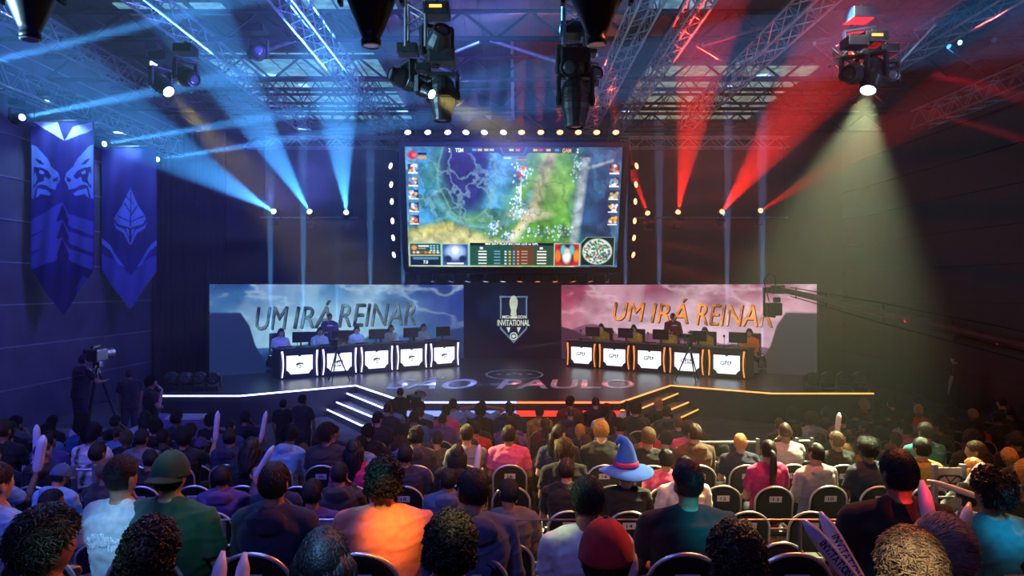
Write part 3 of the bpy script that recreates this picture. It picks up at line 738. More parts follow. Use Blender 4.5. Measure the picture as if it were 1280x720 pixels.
for sd, (a, b) in enumerate((((-9.35,22.25),(-1.88,28.0)), ((1.92,28.0),(9.42,22.25)))):
    a3, L, ang = frame_xy(a, b); hgt = 2.86
    t = empty('led_screen', (a3.x, a3.y, STAGE), (0,0,ang)); props(t, 'long %s LED wall with mountains and the words UM IRÁ REINAR' % ('blue' if sd == 0 else 'pink and gold'), 'led wall')
    MB().box((L/2, .12, hgt/2), (L, .2, hgt)).build('cabinet', M_BLACK, t)
    led_picture(sd == 0).grid('picture_face', [(0,0,hgt),(L,0,hgt),(0,0,0),(L,0,0)], M_LED, t)
    if sd == 0:
        m_ = mat('steel_lettering', (.07,.13,.18), emis=.9, nscale=2.2, namt=1.6)
    else: m_ = mat('gold_lettering', (.75,.24,.04), emis=1.1, nscale=2.2, namt=1.0)
    # rays from pixels to the wall plane
    def hit(px, py):
        r = V(((px-640)/F, 1, -(py-360)/F)); d = V((math.cos(ang), math.sin(ang), 0)); n = V((-d.y, d.x, 0))
        tt = (V((a3.x,a3.y,0)).dot(n))/(r.dot(n)); q = V((0,0,H))+r*tt
        return ((q-V((a3.x,a3.y,0))).dot(d), q.z-STAGE)
    # words placed one letter group at a time so the slant matches
    words_ = [('UM', 319, 359.5, 383, 412), ('IRÁ', 366, 414, 381, 409), ('REINAR', 422, 519, 379, 407)] if sd == 0 else [('UM', 766.5, 806, 377.5, 401), ('IRÁ', 813, 860, 377.5, 403), ('REINAR', 870, 965, 380, 407)]
    for wd_, x0, x1, y0, y1 in words_:
        (u0, z0), (u1, _) = hit(x0, (y0+y1)/2), hit(x1, (y0+y1)/2); zt = hit((x0+x1)/2, y0)[1]; zb = hit((x0+x1)/2, y1)[1]
        me = fit(text_mesh(wd_, 1, m_, .006, .22, bold=.0), u1-u0, (zt-zb)*(1.22 if 'Á' in wd_ else 1))
        o = link('lettering', me, None, t); o.location = ((u0+u1)/2, -.012, (zt+zb)/2+(.09*(zt-zb) if 'Á' in wd_ else 0))
        m2 = mat('lettering_shadow_%d' % sd, (.01,.015,.03) if sd == 0 else (.05,.01,.01), emis=.5, nscale=2, namt=.1)
        me2 = me.copy(); me2.materials.clear(); me2.materials.append(m2)
        o2 = link('lettering_outline', me2, None, t); o2.location = (o.location.x+.035, -.006, o.location.z-.03)
# middle printed wall with the crest, its lit look put in as emission
mw = empty('crest_panel', (0,28.05,STAGE)); props(mw, 'dark middle wall of the stage with the MID-SEASON INVITATIONAL crest', 'stage wall')
p = Pic(160, 110, (16,26,60)); n1 = vnoise(110,160,4,41,5)
p.put(np.clip((.55-p.U)*3, 0, 1)*np.clip((n1-.4)*4, 0, 1), (26,66,120), .8); p.put(np.clip((p.U-.5)*3, 0, 1), (34,24,34), .9); p.put(np.clip((p.U-.5)*3, 0, 1)*np.clip((n1-.5)*5, 0, 1), (70,40,50), .6)
p.put(np.clip((p.Vv-.72+.1*p.U)*20, 0, 1), (14,16,34), .9); p.put(np.clip((.012-np.abs(p.Vv-.88+.2*(p.U-.5)))*100, 0, 1)*(p.U > .55), (90,85,100), .8)
p.grid('picture_face', [(-1.86,0,2.95),(1.9,0,2.95),(-1.86,0,0),(1.9,0,0)], mat('crest_picture', attr='picture', emis=.35, rough=.5), mw)
MB().box((.02,.12,1.47), (3.76,.2,2.95)).build('panel', M_BLACK, mw)
k_ = 28.05/F
cz = lambda y: H-(y-360)*k_-STAGE; cx = lambda x: (x-640)*k_
CE = lambda nm, c, e: mat(nm, c, emis=e, nscale=3, namt=.25)
def crest(name, pts, m_, y0, y1): return MB().plate([(cx(x), cz(y)) for x, y in pts], -y0, -y1).build(name, m_, mw)
crest('shield', [(624,370),(660,370),(659,374),(659,411),(642,429),(625,411),(625,374)], CE('crest_edge', (.16,.26,.40), .8), .02, .05)
crest('shield_field', [(627,372),(657,372),(657,410),(642,426),(627,410)], CE('crest_field', (.01,.02,.07), .7), .05, .06)
cr = MB(); cr.lathe([(.001,cz(394)),(.12,cz(394)),(.1,cz(388)),(.15,cz(382)),(.16,cz(376)),(.1,cz(371)),(.001,cz(369))], 20, (cx(642),-.08,0), None, 1, .3)
cr.lathe([(.001,cz(405)),(.2,cz(405)),(.15,cz(400)),(.11,cz(395)),(.001,cz(394))], 20, (cx(642),-.08,0), None, 1, .3)
cr.build('trophy', CE('crest_trophy', (.62,.72,.55), .9), mw, smooth=True)
crest('ribbon', [(620,398),(664,398),(665,408),(619,408)], CE('crest_ribbon', (.01,.012,.03), .7), .14, .16)
for txt, x0, x1, y0, y1 in (('MID-SEASON',628,658,394,398),('INVITATIONAL',622,662,399.5,407)):
    me = fit(text_mesh(txt, 1, CE('crest_letters', (.7,.78,.66), 1.0), .006, bold=.02), (x1-x0)*k_, (y1-y0)*k_)
    o = link('crest_lettering', me, None, mw); o.location = (cx((x0+x1)/2), -.17, cz((y0+y1)/2))
r_ = MB(); r_.tube([V((cx(642)+.13*math.cos(2*PI*k/24), -.08, cz(420)+.13*math.sin(2*PI*k/24))) for k in range(24)], .02, 6, closed=True)
r_.plate([(cx(639),cz(420)),(cx(642),cz(417.5)),(cx(645),cz(420)),(cx(642),cz(422.5))], -.08, -.07)
for s_ in (-1,1): r_.plate([(cx(642+s_*4),cz(409)),(cx(642+s_*9),cz(409)),(cx(642+s_*6),cz(416))], -.08, -.07)
r_.build('crest_ring', CE('crest_letters', (.7,.78,.66), 1.0), mw)

# ---------------------------------------------------------------- desks
def desk_meshes():
    W_, D_, Hh = 1.2, .7, .92; q = {}
    q['body'] = MB().bbox((0,D_/2,Hh/2-.02), (W_,D_,Hh-.04), .02).bbox((0,D_/2,Hh-.02), (W_+.04,D_+.05,.04), .01).mesh('body', mat('desk_black', (.014,.016,.028), .4, nscale=4, namt=.3))
    x, z0, z1, n = .40, .14, .70, .12
    pts = [(-x,z1),(-.05,z1),(-.03,z1-.035),(.03,z1-.035),(.05,z1),(x,z1),(x,z0+n)]
    for k in range(5): a = PI/2*k/4; pts.append((x-n*(math.sin(a)), z0+n*math.cos(a)*0+n*(1-math.sin(a)) if False else z0+n-n*math.sin(a)*(math.sin(a))))
    pts += [(x-n,z0),(-x+n,z0)]
    for k in range(5): a = PI/2*(4-k)/4; pts.append((-x+n*math.sin(a), z0+n-n*math.sin(a)**2))
    pts += [(-x,z0+n)]
    q['screen'] = MB().plate(pts, -.012, 0).mesh('front_screen', mat('desk_screen', (.86,.92,1.0), emis=1.5, nscale=2, namt=.04))
    def tb(s_):
        return MB().tube([(s_*(.54-.03*math.sin(PI*k/8)), -.03-.02*math.sin(PI*k/8), .06+.78*k/8) for k in range(9)], [.018+.010*(k/8)**3 for k in range(9)], 8).mesh('light_tube', None, True)
    for s_, k in ((-1,'tl'),(1,'tr')): q[k] = tb(s_)
    e1 = MB().tube([V((.1*math.cos(PI*k/8+.3)*1.1, -.016, .40+.075*math.sin(PI*k/8+.2))) for k in range(8)], .012, 6)
    e1.plate([(-.12,.45),(.12,.47),(.1,.435),(-.02,.43),(-.1,.40)], -.02, -.013); e1.plate([(-.06,.36),(0,.33),(.07,.37),(0,.3)], -.02, -.013); e1.plate([(-.11,.41),(-.08,.36),(-.06,.36),(-.085,.41)], -.02, -.013)
    e1.tube([(-.05,-.016,.41),(.03,-.016,.41),(-.02,-.016,.38),(.07,-.016,.385)], .008, 5)
    q['logo0'] = e1.mesh('front_logo', mat('logo_dark', (.03,.04,.05), .5, nscale=5, namt=.1))
    me = fit(text_mesh('GPL', .2, MATS['logo_dark'], .004, .15, name='front_logo', bold=.002), .30, .13)
    me.transform(Matrix.Translation((-.04,-.016,.47)))
    bm = bmesh.new(); bm.from_mesh(me); bmesh.ops.scale
    z_ = MB().plate([(.11,.53),(.15,.53),(.13,.485),(.16,.485),(.105,.40),(.12,.46),(.095,.46)], -.02, -.013).mesh('z'); bm.from_mesh(z_); bm.to_mesh(me); bm.free()
    q['logo1'] = me
    return q
DM = desk_meshes()
M_TUBEB = emis_mat('tube_blue', (.62,.58,1.0), 3.5); M_TUBEO = emis_mat('tube_orange', (1.0,.28,.05), 1.6)
for k in ('tl','tr'):
    for s_, m_ in (('b', M_TUBEB), ('o', M_TUBEO)):
        me = DM[k].copy(); me.materials.clear(); me.materials.append(m_); DM[k+s_] = me
def monitor_mesh():
    a = MB().bbox((0,0,.30), (.56,.035,.33), .01).bbox((0,.0,.02), (.24,.18,.02), .005).tube([(0,.03,.02),(0,.03,.28)], .025, 8)
    return a.mesh('casing', M_BLACKPL)
MON = monitor_mesh(); MONF = MB().box((0,.021,.30), (.52,.004,.29)).mesh('display_face', mat('monitor_face', (.35,.6,.8), emis=1.5, nscale=6, namt=.6))
KB = MB().bbox((0,0,.012), (.42,.14,.022), .004)
for i in range(12):
    for j in range(4): KB.box((-.19+.034*i, -.045+.03*j, .026), (.026,.022,.008))
KB = KB.mesh('keyboard', M_BLACKPL)
MIC = MB().tube([(0,0,0),(0,0,.16),(.01,.01,.32)], .008, 6).lathe([(.001,.30),(.028,.31),(.032,.34),(.025,.38),(.001,.385)], 10).lathe([(.001,0),(.06,0),(.06,.015),(.001,.02)], 12).mesh('desk_microphone', M_BLACK, True)
DESKS = []
LEFTROW = ((-6.95,21.45), (-1.82,25.2)); RIGHTROW = ((1.88,25.2), (7.02,21.45))
for sd, (a, b) in enumerate((LEFTROW, RIGHTROW)):
    a3, L, ang = frame_xy(a, b); d = V((math.cos(ang), math.sin(ang), 0)); n = V((-d.y, d.x, 0)); stp = L/5
    names = ['farthest from the crest','second','middle','fourth','nearest the crest'] if sd == 0 else ['nearest the crest','second','middle','fourth','farthest from the crest']
    for k in range(5):
        c = a3+d*(stp*(k+.5)); c.z = STAGE
        t = empty('player_desk', c, (0,0,ang)); t.scale = (stp/1.26,1,1)
        rank = k+1 if sd == 0 else 5-k
        wh = {1:'outermost',2:'second from the outer end',3:'middle',4:'fourth from the outer end',5:'nearest the crest'}[rank]
        props(t, 'black desk with %s, %s' % ('violet light tubes and shield logo' if sd == 0 else 'orange light tubes and GPL screen', wh), 'desk', 'player desks on the %s side' % ('blue' if sd == 0 else 'red'))
        link('body', DM['body'], None, t); sc = link('front_screen', DM['screen'], None, t); link('front_logo', DM['logo%d' % sd], None, sc)
        for kk in ('tl','tr'): link('light_tube', DM[kk+('b' if sd == 0 else 'o')], None, t)
        DESKS.append((sd, k, c, ang, d, n, rank, wh))
        side = 'blue' if sd == 0 else 'red'
        m_ = empty('computer_monitor', c+n*.42+d*.2+V((0,0,.92)), (0,0,ang)); props(m_, 'black monitor seen from behind on the %s-side desk, %s' % (side, wh), 'monitor', 'monitors on the player desks')
        link('casing', MON, None, m_); link('display_face', MONF, None, m_)
        o = link('keyboard', KB, None, None, c+n*.55-d*.25+V((0,0,.92))); o.rotation_euler = (0,0,ang); props(o, 'black keyboard on the %s-side desk, %s' % (side, wh), 'keyboard', 'keyboards on the player desks')
        o = link('desk_microphone', MIC, None, None, c+n*.2+d*(-.15 if sd else .0)+V((0,0,.92))); props(o, 'small black microphone standing on the %s-side desk, %s' % (side, wh), 'microphone', 'microphones on the player desks')

# ---------------------------------------------------------------- banners
def banner(px0, px1, y0, ytip, d, painter, label):
    a = P(px0,y0,d); b = P(px1,y0,d); w_ = b.x-a.x; h = (ytip-y0)*d/F
    t = empty('banner', V((a.x, d, a.z))); props(t, label, 'banner')
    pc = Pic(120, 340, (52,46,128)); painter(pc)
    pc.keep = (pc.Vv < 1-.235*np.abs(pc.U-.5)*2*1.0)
    pc.grid('fabric', [(0,0,0),(w_,0,0),(0,0,-h),(w_,0,-h)], mat('banner_fabric', attr='picture', rough=.8), t,
        wave=lambda u, v: np.concatenate([0*u*v, .03*np.sin(u*9+v*3)*(v+.1)+.015*np.sin(u*23+v*7), 0*u*v], -1))
    MB().tube([(-.06,0,.02),(w_+.06,0,.02)], .03, 8).build('top_rod', M_RAIL, t)
    for x in (.1, w_-.1): MB().tube([(x,0,.02),(x,0,P(0,0,d).z*0+(H+4.5-a.z))], .01, 5).build('hanging_strap', M_BLACK, t)
    c = MB(); c.bbox((w_/2,-.72,.5), (.25,.16,.12), .02); c.tube([(w_/2,-.7,.5),(w_/2,0,.6)], .015, 6); c.build('lamp_arm', M_BLACK, t)
LT = (120,150,225); MD = (88,92,180)
def panther(pc):
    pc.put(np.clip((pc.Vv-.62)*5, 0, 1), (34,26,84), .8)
    pc.poly([(.03,.0),(.43,.0),(.53,.10)], (235,235,235)); pc.poly([(.97,.02),(.66,.04),(.53,.10),(.97,.045)], (200,205,215)); pc.poly([(.66,.03),(.97,.0),(.97,.045),(.53,.10)], (200,205,215))
    for f in (lambda u: u, lambda u: 1.0-u):
        Q = lambda pts, c: pc.poly([(f(u), v) for u, v in pts], c)
        Q([(.02,.12),(.10,.13),(.26,.19),(.33,.235),(.44,.265),(.47,.30),(.42,.33),(.40,.355),(.30,.345),(.24,.33),(.17,.325),(.10,.335),(.05,.40),(.02,.40)], LT)
        Q([(.06,.19),(.16,.20),(.22,.225),(.14,.22)], (40,36,110)); Q([(.05,.235),(.18,.24),(.27,.255),(.33,.285),(.29,.30),(.22,.285),(.20,.31),(.12,.32),(.05,.35)], (40,36,110))
        Q([(.15,.25),(.22,.262),(.2,.275),(.14,.268)], LT); Q([(.02,.30),(.08,.26),(.11,.30),(.07,.33)], LT); Q([(.36,.30),(.44,.285),(.43,.31),(.37,.315)], (40,36,110))
        Q([(.12,.345),(.26,.355),(.34,.375),(.30,.385),(.16,.375),(.08,.40)], LT)
    for k in range(3):
        v = .42+.09*k
        pc.poly([(.02,v+.09),(.5-.02,v),(.5,v+.0),(.5,v+.0),(.60,v+.06),(.98,v+.10),(.98,v+.17),(.62,v+.125),(.5,v+.06),(.40,v+.12),(.02,v+.165)], MD)
        pc.poly([(.5,v+.005),(.60,v+.09),(.56,v+.14),(.5,v+.06),(.44,v+.14),(.41,v+.09)], (38,30,92))
    pc.poly([(.72,.86),(.82,.80),(.9,.81),(.74,.93)], MD, .6)
def leaf(pc):
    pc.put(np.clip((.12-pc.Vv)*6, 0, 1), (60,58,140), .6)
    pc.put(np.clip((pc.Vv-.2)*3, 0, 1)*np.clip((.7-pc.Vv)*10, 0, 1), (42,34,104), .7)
    pc.poly([(.52,.25),(.66,.36),(.80,.44),(.74,.475),(.52,.50),(.30,.475),(.22,.44),(.38,.36)], LT)
    for a in ([(.52,.26),(.53,.26),(.53,.49),(.51,.49)], [(.42,.34),(.52,.40),(.52,.41),(.41,.35)], [(.64,.36),(.52,.42),(.53,.43),(.65,.37)], [(.30,.42),(.52,.46),(.52,.465),(.3,.43)], [(.76,.42),(.52,.46),(.52,.466),(.76,.43)], [(.45,.3),(.58,.35),(.58,.355),(.45,.31)]):
        pc.poly(a, (50,44,120))
    for f in (lambda u: u, lambda u: 1.04-u):
        Q = lambda pts, c: pc.poly([(f(u), v) for u, v in pts], c)
        Q([(.22,.46),(.28,.485),(.42,.51),(.49,.56),(.52,.60),(.50,.605),(.40,.53),(.26,.50)], LT); Q([(.44,.50),(.5,.51),(.5,.555),(.46,.53)], LT)
        Q([(.0,.56),(.14,.60),(.3,.68),(.42,.745),(.30,.72),(.16,.64),(.0,.595)], LT); Q([(.0,.66),(.2,.69),(.38,.74),(.52,.795),(.52,1.0),(.0,1.0)], MD)
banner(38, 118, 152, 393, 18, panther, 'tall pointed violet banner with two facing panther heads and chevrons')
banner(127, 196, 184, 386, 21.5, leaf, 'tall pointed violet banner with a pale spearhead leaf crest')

# black drape at the back corner, left
dr = MB(); pts = []
for sgn, x0, x1, y, nm in ((-1, XL+.1, -9.75, 24.6, 'left'),):
    n = 90; vs = []; fs = []
    for i in range(n+1):
        x = x0+(x1-x0)*i/n; yy = y+.07*math.sin(i*.9)+.03*math.sin(i*2.3)
        for z in (0, 8.9): vs.append((x, yy, z))
    for i in range(n): fs.append((2*i, 2*i+2, 2*i+3, 2*i+1))
    o = link('drape', MB().add(vs, fs).mesh('drape', M_DRAPE, True)); md = o.modifiers.new('s', 'SOLIDIFY'); md.thickness = .02
    props(o, 'tall black drape hanging beside the %s LED wall' % ('blue' if sgn < 0 else 'pink'), 'drape')

# ---------------------------------------------------------------- bodies
def remesh(mb, voxel, smooth=2, name='body', m=None, disp=None):
    me = mb.mesh('tmp'); o = bpy.data.objects.new('tmp', me); COL.objects.link(o)
    r = o.modifiers.new('r', 'REMESH'); r.mode = 'VOXEL'; r.voxel_size = voxel; r.use_smooth_shade = True
    if smooth: s_ = o.modifiers.new('s', 'SMOOTH'); s_.iterations = smooth; s_.factor = .5
    dg = bpy.context.evaluated_depsgraph_get(); dg.update()
    out = bpy.data.meshes.new_from_object(o.evaluated_get(dg)); bpy.data.objects.remove(o); bpy.data.meshes.remove(me)
    out.name = name; out.materials.clear(); out.materials.append(m)
    if disp:
        out.update(); ns = [q.normal.copy() for q in out.vertices]
        for q, nn in zip(out.vertices, ns): q.co += nn*disp(q.co)
    out.shade_smooth(); out.update(); return out
def head_radius(d):
    """surface of a head, d = unit direction, face toward +y"""
    x, y, z = d
    p = V((x*.074, y*.094, z*.117))
    f = 1.0
    if z < 0: f = 1-.22*min(1, -z)**1.3
    p.x *= f
    if z < -.1 and y < 0: p.y *= 1-.35*min(1, -z)
    if z > 0 and y < 0: p.y *= 1.07
    if y > 0:
        g = lambda cx_, cz_, s_: math.exp(-((p.x-cx_)**2+(p.z-cz_)**2)/(s_*s_))
        p.y += .022*math.exp(-(p.x/.011)**2-((p.z+.022)/.02)**2)+.008*math.exp(-(p.x/.01)**2-((p.z-.006)/.016)**2)
        p.y -= .008*(g(.03, .012, .014)+g(-.03, .012, .014)); p.y += .005*(g(.03,.034,.018)+g(-.03,.034,.018)+g(0,.03,.02))
        p.y += .006*math.exp(-(p.x/.022)**2-((p.z+.058)/.008)**2)+.005*math.exp(-(p.x/.02)**2-((p.z+.071)/.006)**2)-.003*math.exp(-(p.x/.025)**2-((p.z+.0645)/.003)**2)
        p.y += .010*math.exp(-(p.x/.025)**2-((p.z+.096)/.016)**2)
    return p
def head_mb(mb, Mh):
    n, m_ = 44, 32; vs = []; fs = []
    for i in range(1, m_):
        t = PI*i/m_
        for j in range(n):
            a = 2*PI*j/n; vs.append(Mh @ head_radius(V((math.sin(t)*math.cos(a), math.sin(t)*math.sin(a), math.cos(t)))))
    vs += [Mh @ head_radius(V((0,0,1))), Mh @ head_radius(V((0,0,-1)))]
    for i in range(m_-2):
        for j in range(n): fs.append((i*n+j, (i+1)*n+j, (i+1)*n+(j+1) % n, i*n+(j+1) % n))
    a, b = (m_-1)*n, (m_-1)*n+1
    for j in range(n): fs += [(a, j, (j+1) % n), (b, (m_-2)*n+(j+1) % n, (m_-2)*n+j)]
    mb.add(vs, fs)
    R = Mh.to_3x3()
    for s_ in (-1, 1):
        mb.ell(Mh @ V((s_*.079, -.012, -.008)), (.009,.019,.033), R @ Matrix.Rotation(s_*.35, 3, 'Z') @ Matrix.Rotation(.15, 3, 'X'), 12, 8)
        mb.ell(Mh @ V((s_*.076, -.004, -.030)), (.008,.011,.012), R, 8, 6)
class Pose:
    def __init__(s, lean=-.12, yaw=0, pitch=0, roll=0, arms='lap', stand=False, wide=1.0, twist=0):
        s.stand = stand; s.wide = wide; hz_ = .93 if stand else .50
        s.hip = V((0,0,hz_)); T = Matrix.Translation(s.hip) @ Matrix.Rotation(-lean, 4, 'X') @ Matrix.Rotation(twist, 4, 'Z') @ Matrix.Translation(-V((0,0,.5)))
        s.T = T; tp = lambda x, y, z: T @ V((x, y, z))
        s.tp = tp
        s.neck = tp(0, 0, 1.085)
        s.Mh = Matrix.Translation(tp(0, .012, 1.235)) @ Matrix.Rotation(yaw, 4, 'Z') @ Matrix.Rotation(pitch, 4, 'X') @ Matrix.Rotation(roll, 4, 'Y')
        W_ = wide
        s.sh = [tp(sg*.185*W_, 0, 1.015) for sg in (-1, 1)]
        s.el = []; s.wr = []; s.hd = []
        for i, sg in enumerate((-1, 1)):
            a = arms if isinstance(arms, str) else arms[i]
            if a == 'lap':
                e = s.sh[i]+V((sg*.06, .06, -.28)); w_ = V((sg*.13, s.hip.y+.24, .665)) if not stand else e+V((-sg*.03,.05,-.26)); h = w_+V((-sg*.05, .09, -.02)) if not stand else w_+V((0,.02,-.1))
            elif a == 'cross': e = s.sh[i]+V((sg*.07, .06, -.27)); w_ = V((-sg*.02, s.sh[i].y+.20, s.sh[i].z-.24+.02*sg)); h = w_+V((-sg*.09,.0,.01))
            elif a == 'headup': e = s.sh[i]+V((sg*.24, .02, .16)); w_ = s.Mh @ V((sg*.10, -.07, .02)); h = w_+V((-sg*.06,-.01,.02))
            elif a == 'mouth': e = s.sh[i]+V((sg*.06, .16, -.24)); w_ = s.Mh @ V((sg*.05, .19, -.15)); h = s.Mh @ V((sg*.015, .13, -.08))
            elif a == 'up': e = s.sh[i]+V((sg*.08, .16, -.12)); w_ = e+V((-.02*sg, .14, .20)); h = w_+V((0,.03,.08))
            elif a == 'fwd': e = s.sh[i]+V((sg*.07, .14, -.24)); w_ = e+V((-.08*sg, .24, -.01)); h = w_+V((-.02*sg,.08,.02))
            s.el.append(e); s.wr.append(w_); s.hd.append(h)
        s.kn = []; s.an = []
        for sg in (-1, 1):
            if stand: k = V((sg*.10, .02, .50)); an = V((sg*.12, -.02, .08))
            else: k = V((sg*.14, .43, .52)); an = V((sg*.13, .40+.05*sg, .09))
            s.kn.append(k); s.an.append(an)
def hand_mb(mb, w_, h, sg):
    d = (h-w_).normalized(); up = V((0,0,1)); x = d.cross(up)
    x = V((1,0,0)) if x.length < .1 else x.normalized(); u = x.cross(d).normalized()
    R = Matrix((x, d, u)).transposed(); c = w_+d*.055
    mb.ell(c, (.040,.052,.017), R, 14, 8)
    for k, (o_, L) in enumerate(((-.030,.060),(-.010,.072),(.010,.068),(.029,.052))):
        b = c+R @ V((o_, .040, 0)); p1 = b+R @ V((o_*.1, L*.5, -.004)); p2 = p1+R @ V((0, L*.35, -.020)); p3 = p2+R @ V((0, L*.15, -.020))
        mb.tube([b, p1, p2, p3], [.0095,.009,.0085,.006], 8)
    b = c+R @ V((-sg*.034*1, -.02, 0)); p1 = b+R @ V((-sg*.024, .030, -.008)); p2 = p1+R @ V((-sg*.004, .028, -.012))
    mb.tube([b, p1, p2], [.013,.011,.008], 8)
def torso_rings(s, mb, inf=0, z0=.44, z1=1.12, hip=True):
    prof = [(.44,.165,.125,0),(.55,.165,.122,0),(.68,.148,.112,.0),(.82,.162,.122,.0),(.93,.182,.125,.0),(1.0,.178,.112,-.005),(1.05,.135,.088,-.008),(1.085,.075,.068,-.008),(1.12,.056,.056,-.004)]
    n = 24; vs = []; fs = []; ks = [p for p in prof if z0-.001 <= p[0] <= z1+.001]
    for z, hw, hd, yc in ks:
        for j in range(n):
            a = 2*PI*j/n; c, q = math.cos(a), math.sin(a)
            e = .8
            vs.append(s.tp((hw*s.wide+inf)*math.copysign(abs(c)**e, c), yc+(hd*(.5+.5*s.wide)+inf)*math.copysign(abs(q)**e, q), z))
    k = len(ks)
    for i in range(k-1):
        for j in range(n): fs.append((i*n+j, i*n+(j+1) % n, (i+1)*n+(j+1) % n, (i+1)*n+j))
    fs += [tuple(range(n))[::-1], tuple((k-1)*n+j for j in range(n))]
    mb.add(vs, fs)
def body_mesh(s, full=True):
    mb = MB(); torso_rings(s, mb); head_mb(mb, s.Mh)
    mb.tube([s.tp(0,-.008,1.05), s.tp(0,-.004,1.10), s.Mh @ V((0,-.012,-.07)), s.Mh @ V((0,-.012,-.03))], [.062,.056,.055,.055], 14)
    for i, sg in enumerate((-1, 1)):
        mb.tube([s.tp(0,-.01,1.07), s.tp(sg*.10,-.01,1.045), s.sh[i]], [.028,.030,.046], 12)
        mb.ell(s.sh[i], (.053,.053,.053))
        mb.tube([s.sh[i], s.sh[i].lerp(s.el[i], .45), s.el[i]], [.055,.048,.040], 12); mb.ell(s.el[i], (.040,)*3, None, 12, 8)
        mb.tube([s.el[i], s.el[i].lerp(s.wr[i], .35), s.wr[i], s.wr[i].lerp(s.hd[i], .3)], [.039,.041,.027,.024], 12)
        hand_mb(mb, s.wr[i], s.hd[i], sg)
        hp = V((sg*.09, 0, s.hip.z+(.02 if not s.stand else -.02)))
        mb.tube([hp, hp.lerp(s.kn[i], .5), s.kn[i]], [.085,.075,.056], 12); mb.ell(s.kn[i], (.056,)*3, None, 12, 8)
        mb.tube([s.kn[i], s.kn[i].lerp(s.an[i], .35), s.an[i]], [.054,.055,.035], 12)
        mb.tube([s.an[i]+V((0,-.03,-.035)), s.an[i]+V((0,.05,-.05)), s.an[i]+V((0,.16,-.062))], [.036,.036,.022], 10, sq=.8)
    return remesh(mb, .0085, 2, 'person', M_SKIN)
def fold(sc, am, sd):
    def f(c):
        a = noise.noise(V((c.x*4+c.z*2, c.y*4, c.z*12-c.x*3))*sc+V((sd,0,0))); b = noise.noise(V((c.x*11, c.y*9, c.z*20))*sc+V((0,sd,0)))
        return am*(.2+1.2*max(0, .5-abs(a)*2.2)+.5*b)
    return f
def shirt_mesh(s, kind, sd):
    mb = MB(); inf = .020 if kind != 'hoodie' else .026
    torso_rings(s, mb, inf, .44, 1.05)
    n = 20; vs = []; fs = []      # collar ring closing on the neck
    rr = [(1.04,.14+inf,.092+inf),(1.08,.092,.084),(1.108 if kind != 'hoodie' else 1.12,.070,.072)]
    for z, a_, b_ in rr:
        for j in range(n): a = 2*PI*j/n; vs.append(s.tp(a_*math.cos(a), -.008+b_*math.sin(a), z))
    for i in range(2):
        for j in range(n): fs.append((i*n+j, i*n+(j+1) % n, (i+1)*n+(j+1) % n, (i+1)*n+j))
    fs += [tuple(range(n))[::-1], tuple(2*n+j for j in range(n))]; mb.add(vs, fs)
    for i, sg in enumerate((-1, 1)):
        mb.tube([s.tp(sg*.02,-.012,1.078), s.tp(sg*.10,-.01,1.058), s.sh[i]], [.056,.060,.066], 12)
        mb.ell(s.sh[i], (.070,.070,.068)); mb.ell(s.tp(sg*.09,-.03,1.035), (.075,.065,.060))
        if kind == 'tee':
            e = s.sh[i].lerp(s.el[i], .68); mb.tube([s.sh[i], s.sh[i].lerp(s.el[i], .35), e], [.070,.068,.064], 14)
        else:
            mb.tube([s.sh[i], s.sh[i].lerp(s.el[i], .5), s.el[i]], [.070,.063,.056], 12); mb.ell(s.el[i], (.058,)*3, None, 12, 8)
            mb.tube([s.el[i], s.el[i].lerp(s.wr[i], .5), s.wr[i]], [.056,.050,.040], 12)
    if kind == 'hoodie':
        mb.ell(s.tp(0,-.115,1.06), (.12,.055,.075)); mb.tube([s.tp(.085*math.cos(a), -.02+.085*math.sin(a), 1.085+.012*math.sin(a)) for a in [2*PI*k/14 for k in range(14)]], .028, 8, closed=True)
    return remesh(mb, .011, 3, 'shirt' if kind != 'hoodie' else 'hoodie', M_CLOTH, fold(1, .011, sd))
def pants_mesh(s):
    mb = MB(); mb.ell(s.hip+V((0,0,-.01)), (.185,.145,.11))
    for i, sg in enumerate((-1, 1)):
        hp = V((sg*.09, 0, s.hip.z)); mb.tube([hp, hp.lerp(s.kn[i], .5), s.kn[i]], [.10,.090,.070], 12); mb.ell(s.kn[i], (.070,)*3, None, 12, 8)
        mb.tube([s.kn[i], s.kn[i].lerp(s.an[i], .5), s.an[i]+V((0,0,.02))], [.068,.066,.056], 12)
    return remesh(mb, .016, 2, 'trousers', M_DENIM, fold(1, .006, 4))
def shoes_mesh(s):
    mb = MB()
    for i in (0, 1):
        a = s.an[i]; mb.tube([a+V((0,-.05,-.045)), a+V((0,.0,-.035)), a+V((0,.10,-.05)), a+V((0,.19,-.06)), a+V((0,.215,-.065))], [.036,.048,.044,.036,.016], 10, sq=.85)
        mb.bbox(a+V((0,.08,-.080)), (.085,.28,.022), .008)
    return mb.mesh('shoes', M_BLACKPL, True)
POSES = {
 'up': Pose(-.12), 'fwd': Pose(.12, 0, -.05), 'lookr': Pose(-.08, -.75), 'lookl': Pose(-.08, .7), 'wide': Pose(-.10, .12, wide=1.16), 'slim': Pose(-.14, -.15, .05, wide=.86),
 'tilt': Pose(-.05, .25, -.1, .15, twist=.15), 'bow': Pose(.28, -.2, -.35, arms=('lap','lap')),
 'headup': Pose(-.12, 0, .05, arms='headup'), 'mouth': Pose(-.02, -.15, 0, arms=('mouth','mouth')), 'clap': Pose(-.05, .1, 0, arms='fwd'), 'raise': Pose(-.1, .2, .1, arms=('lap','up')),
 'host': Pose(0, .1, 0, arms=('cross','mouth'), stand=True), 'stand': Pose(0, -.3, 0, arms='lap', stand=True), 'oper': Pose(.10, 0, -.1, arms='fwd', stand=True),
}
BODY = {k: body_mesh(p) for k, p in POSES.items()}
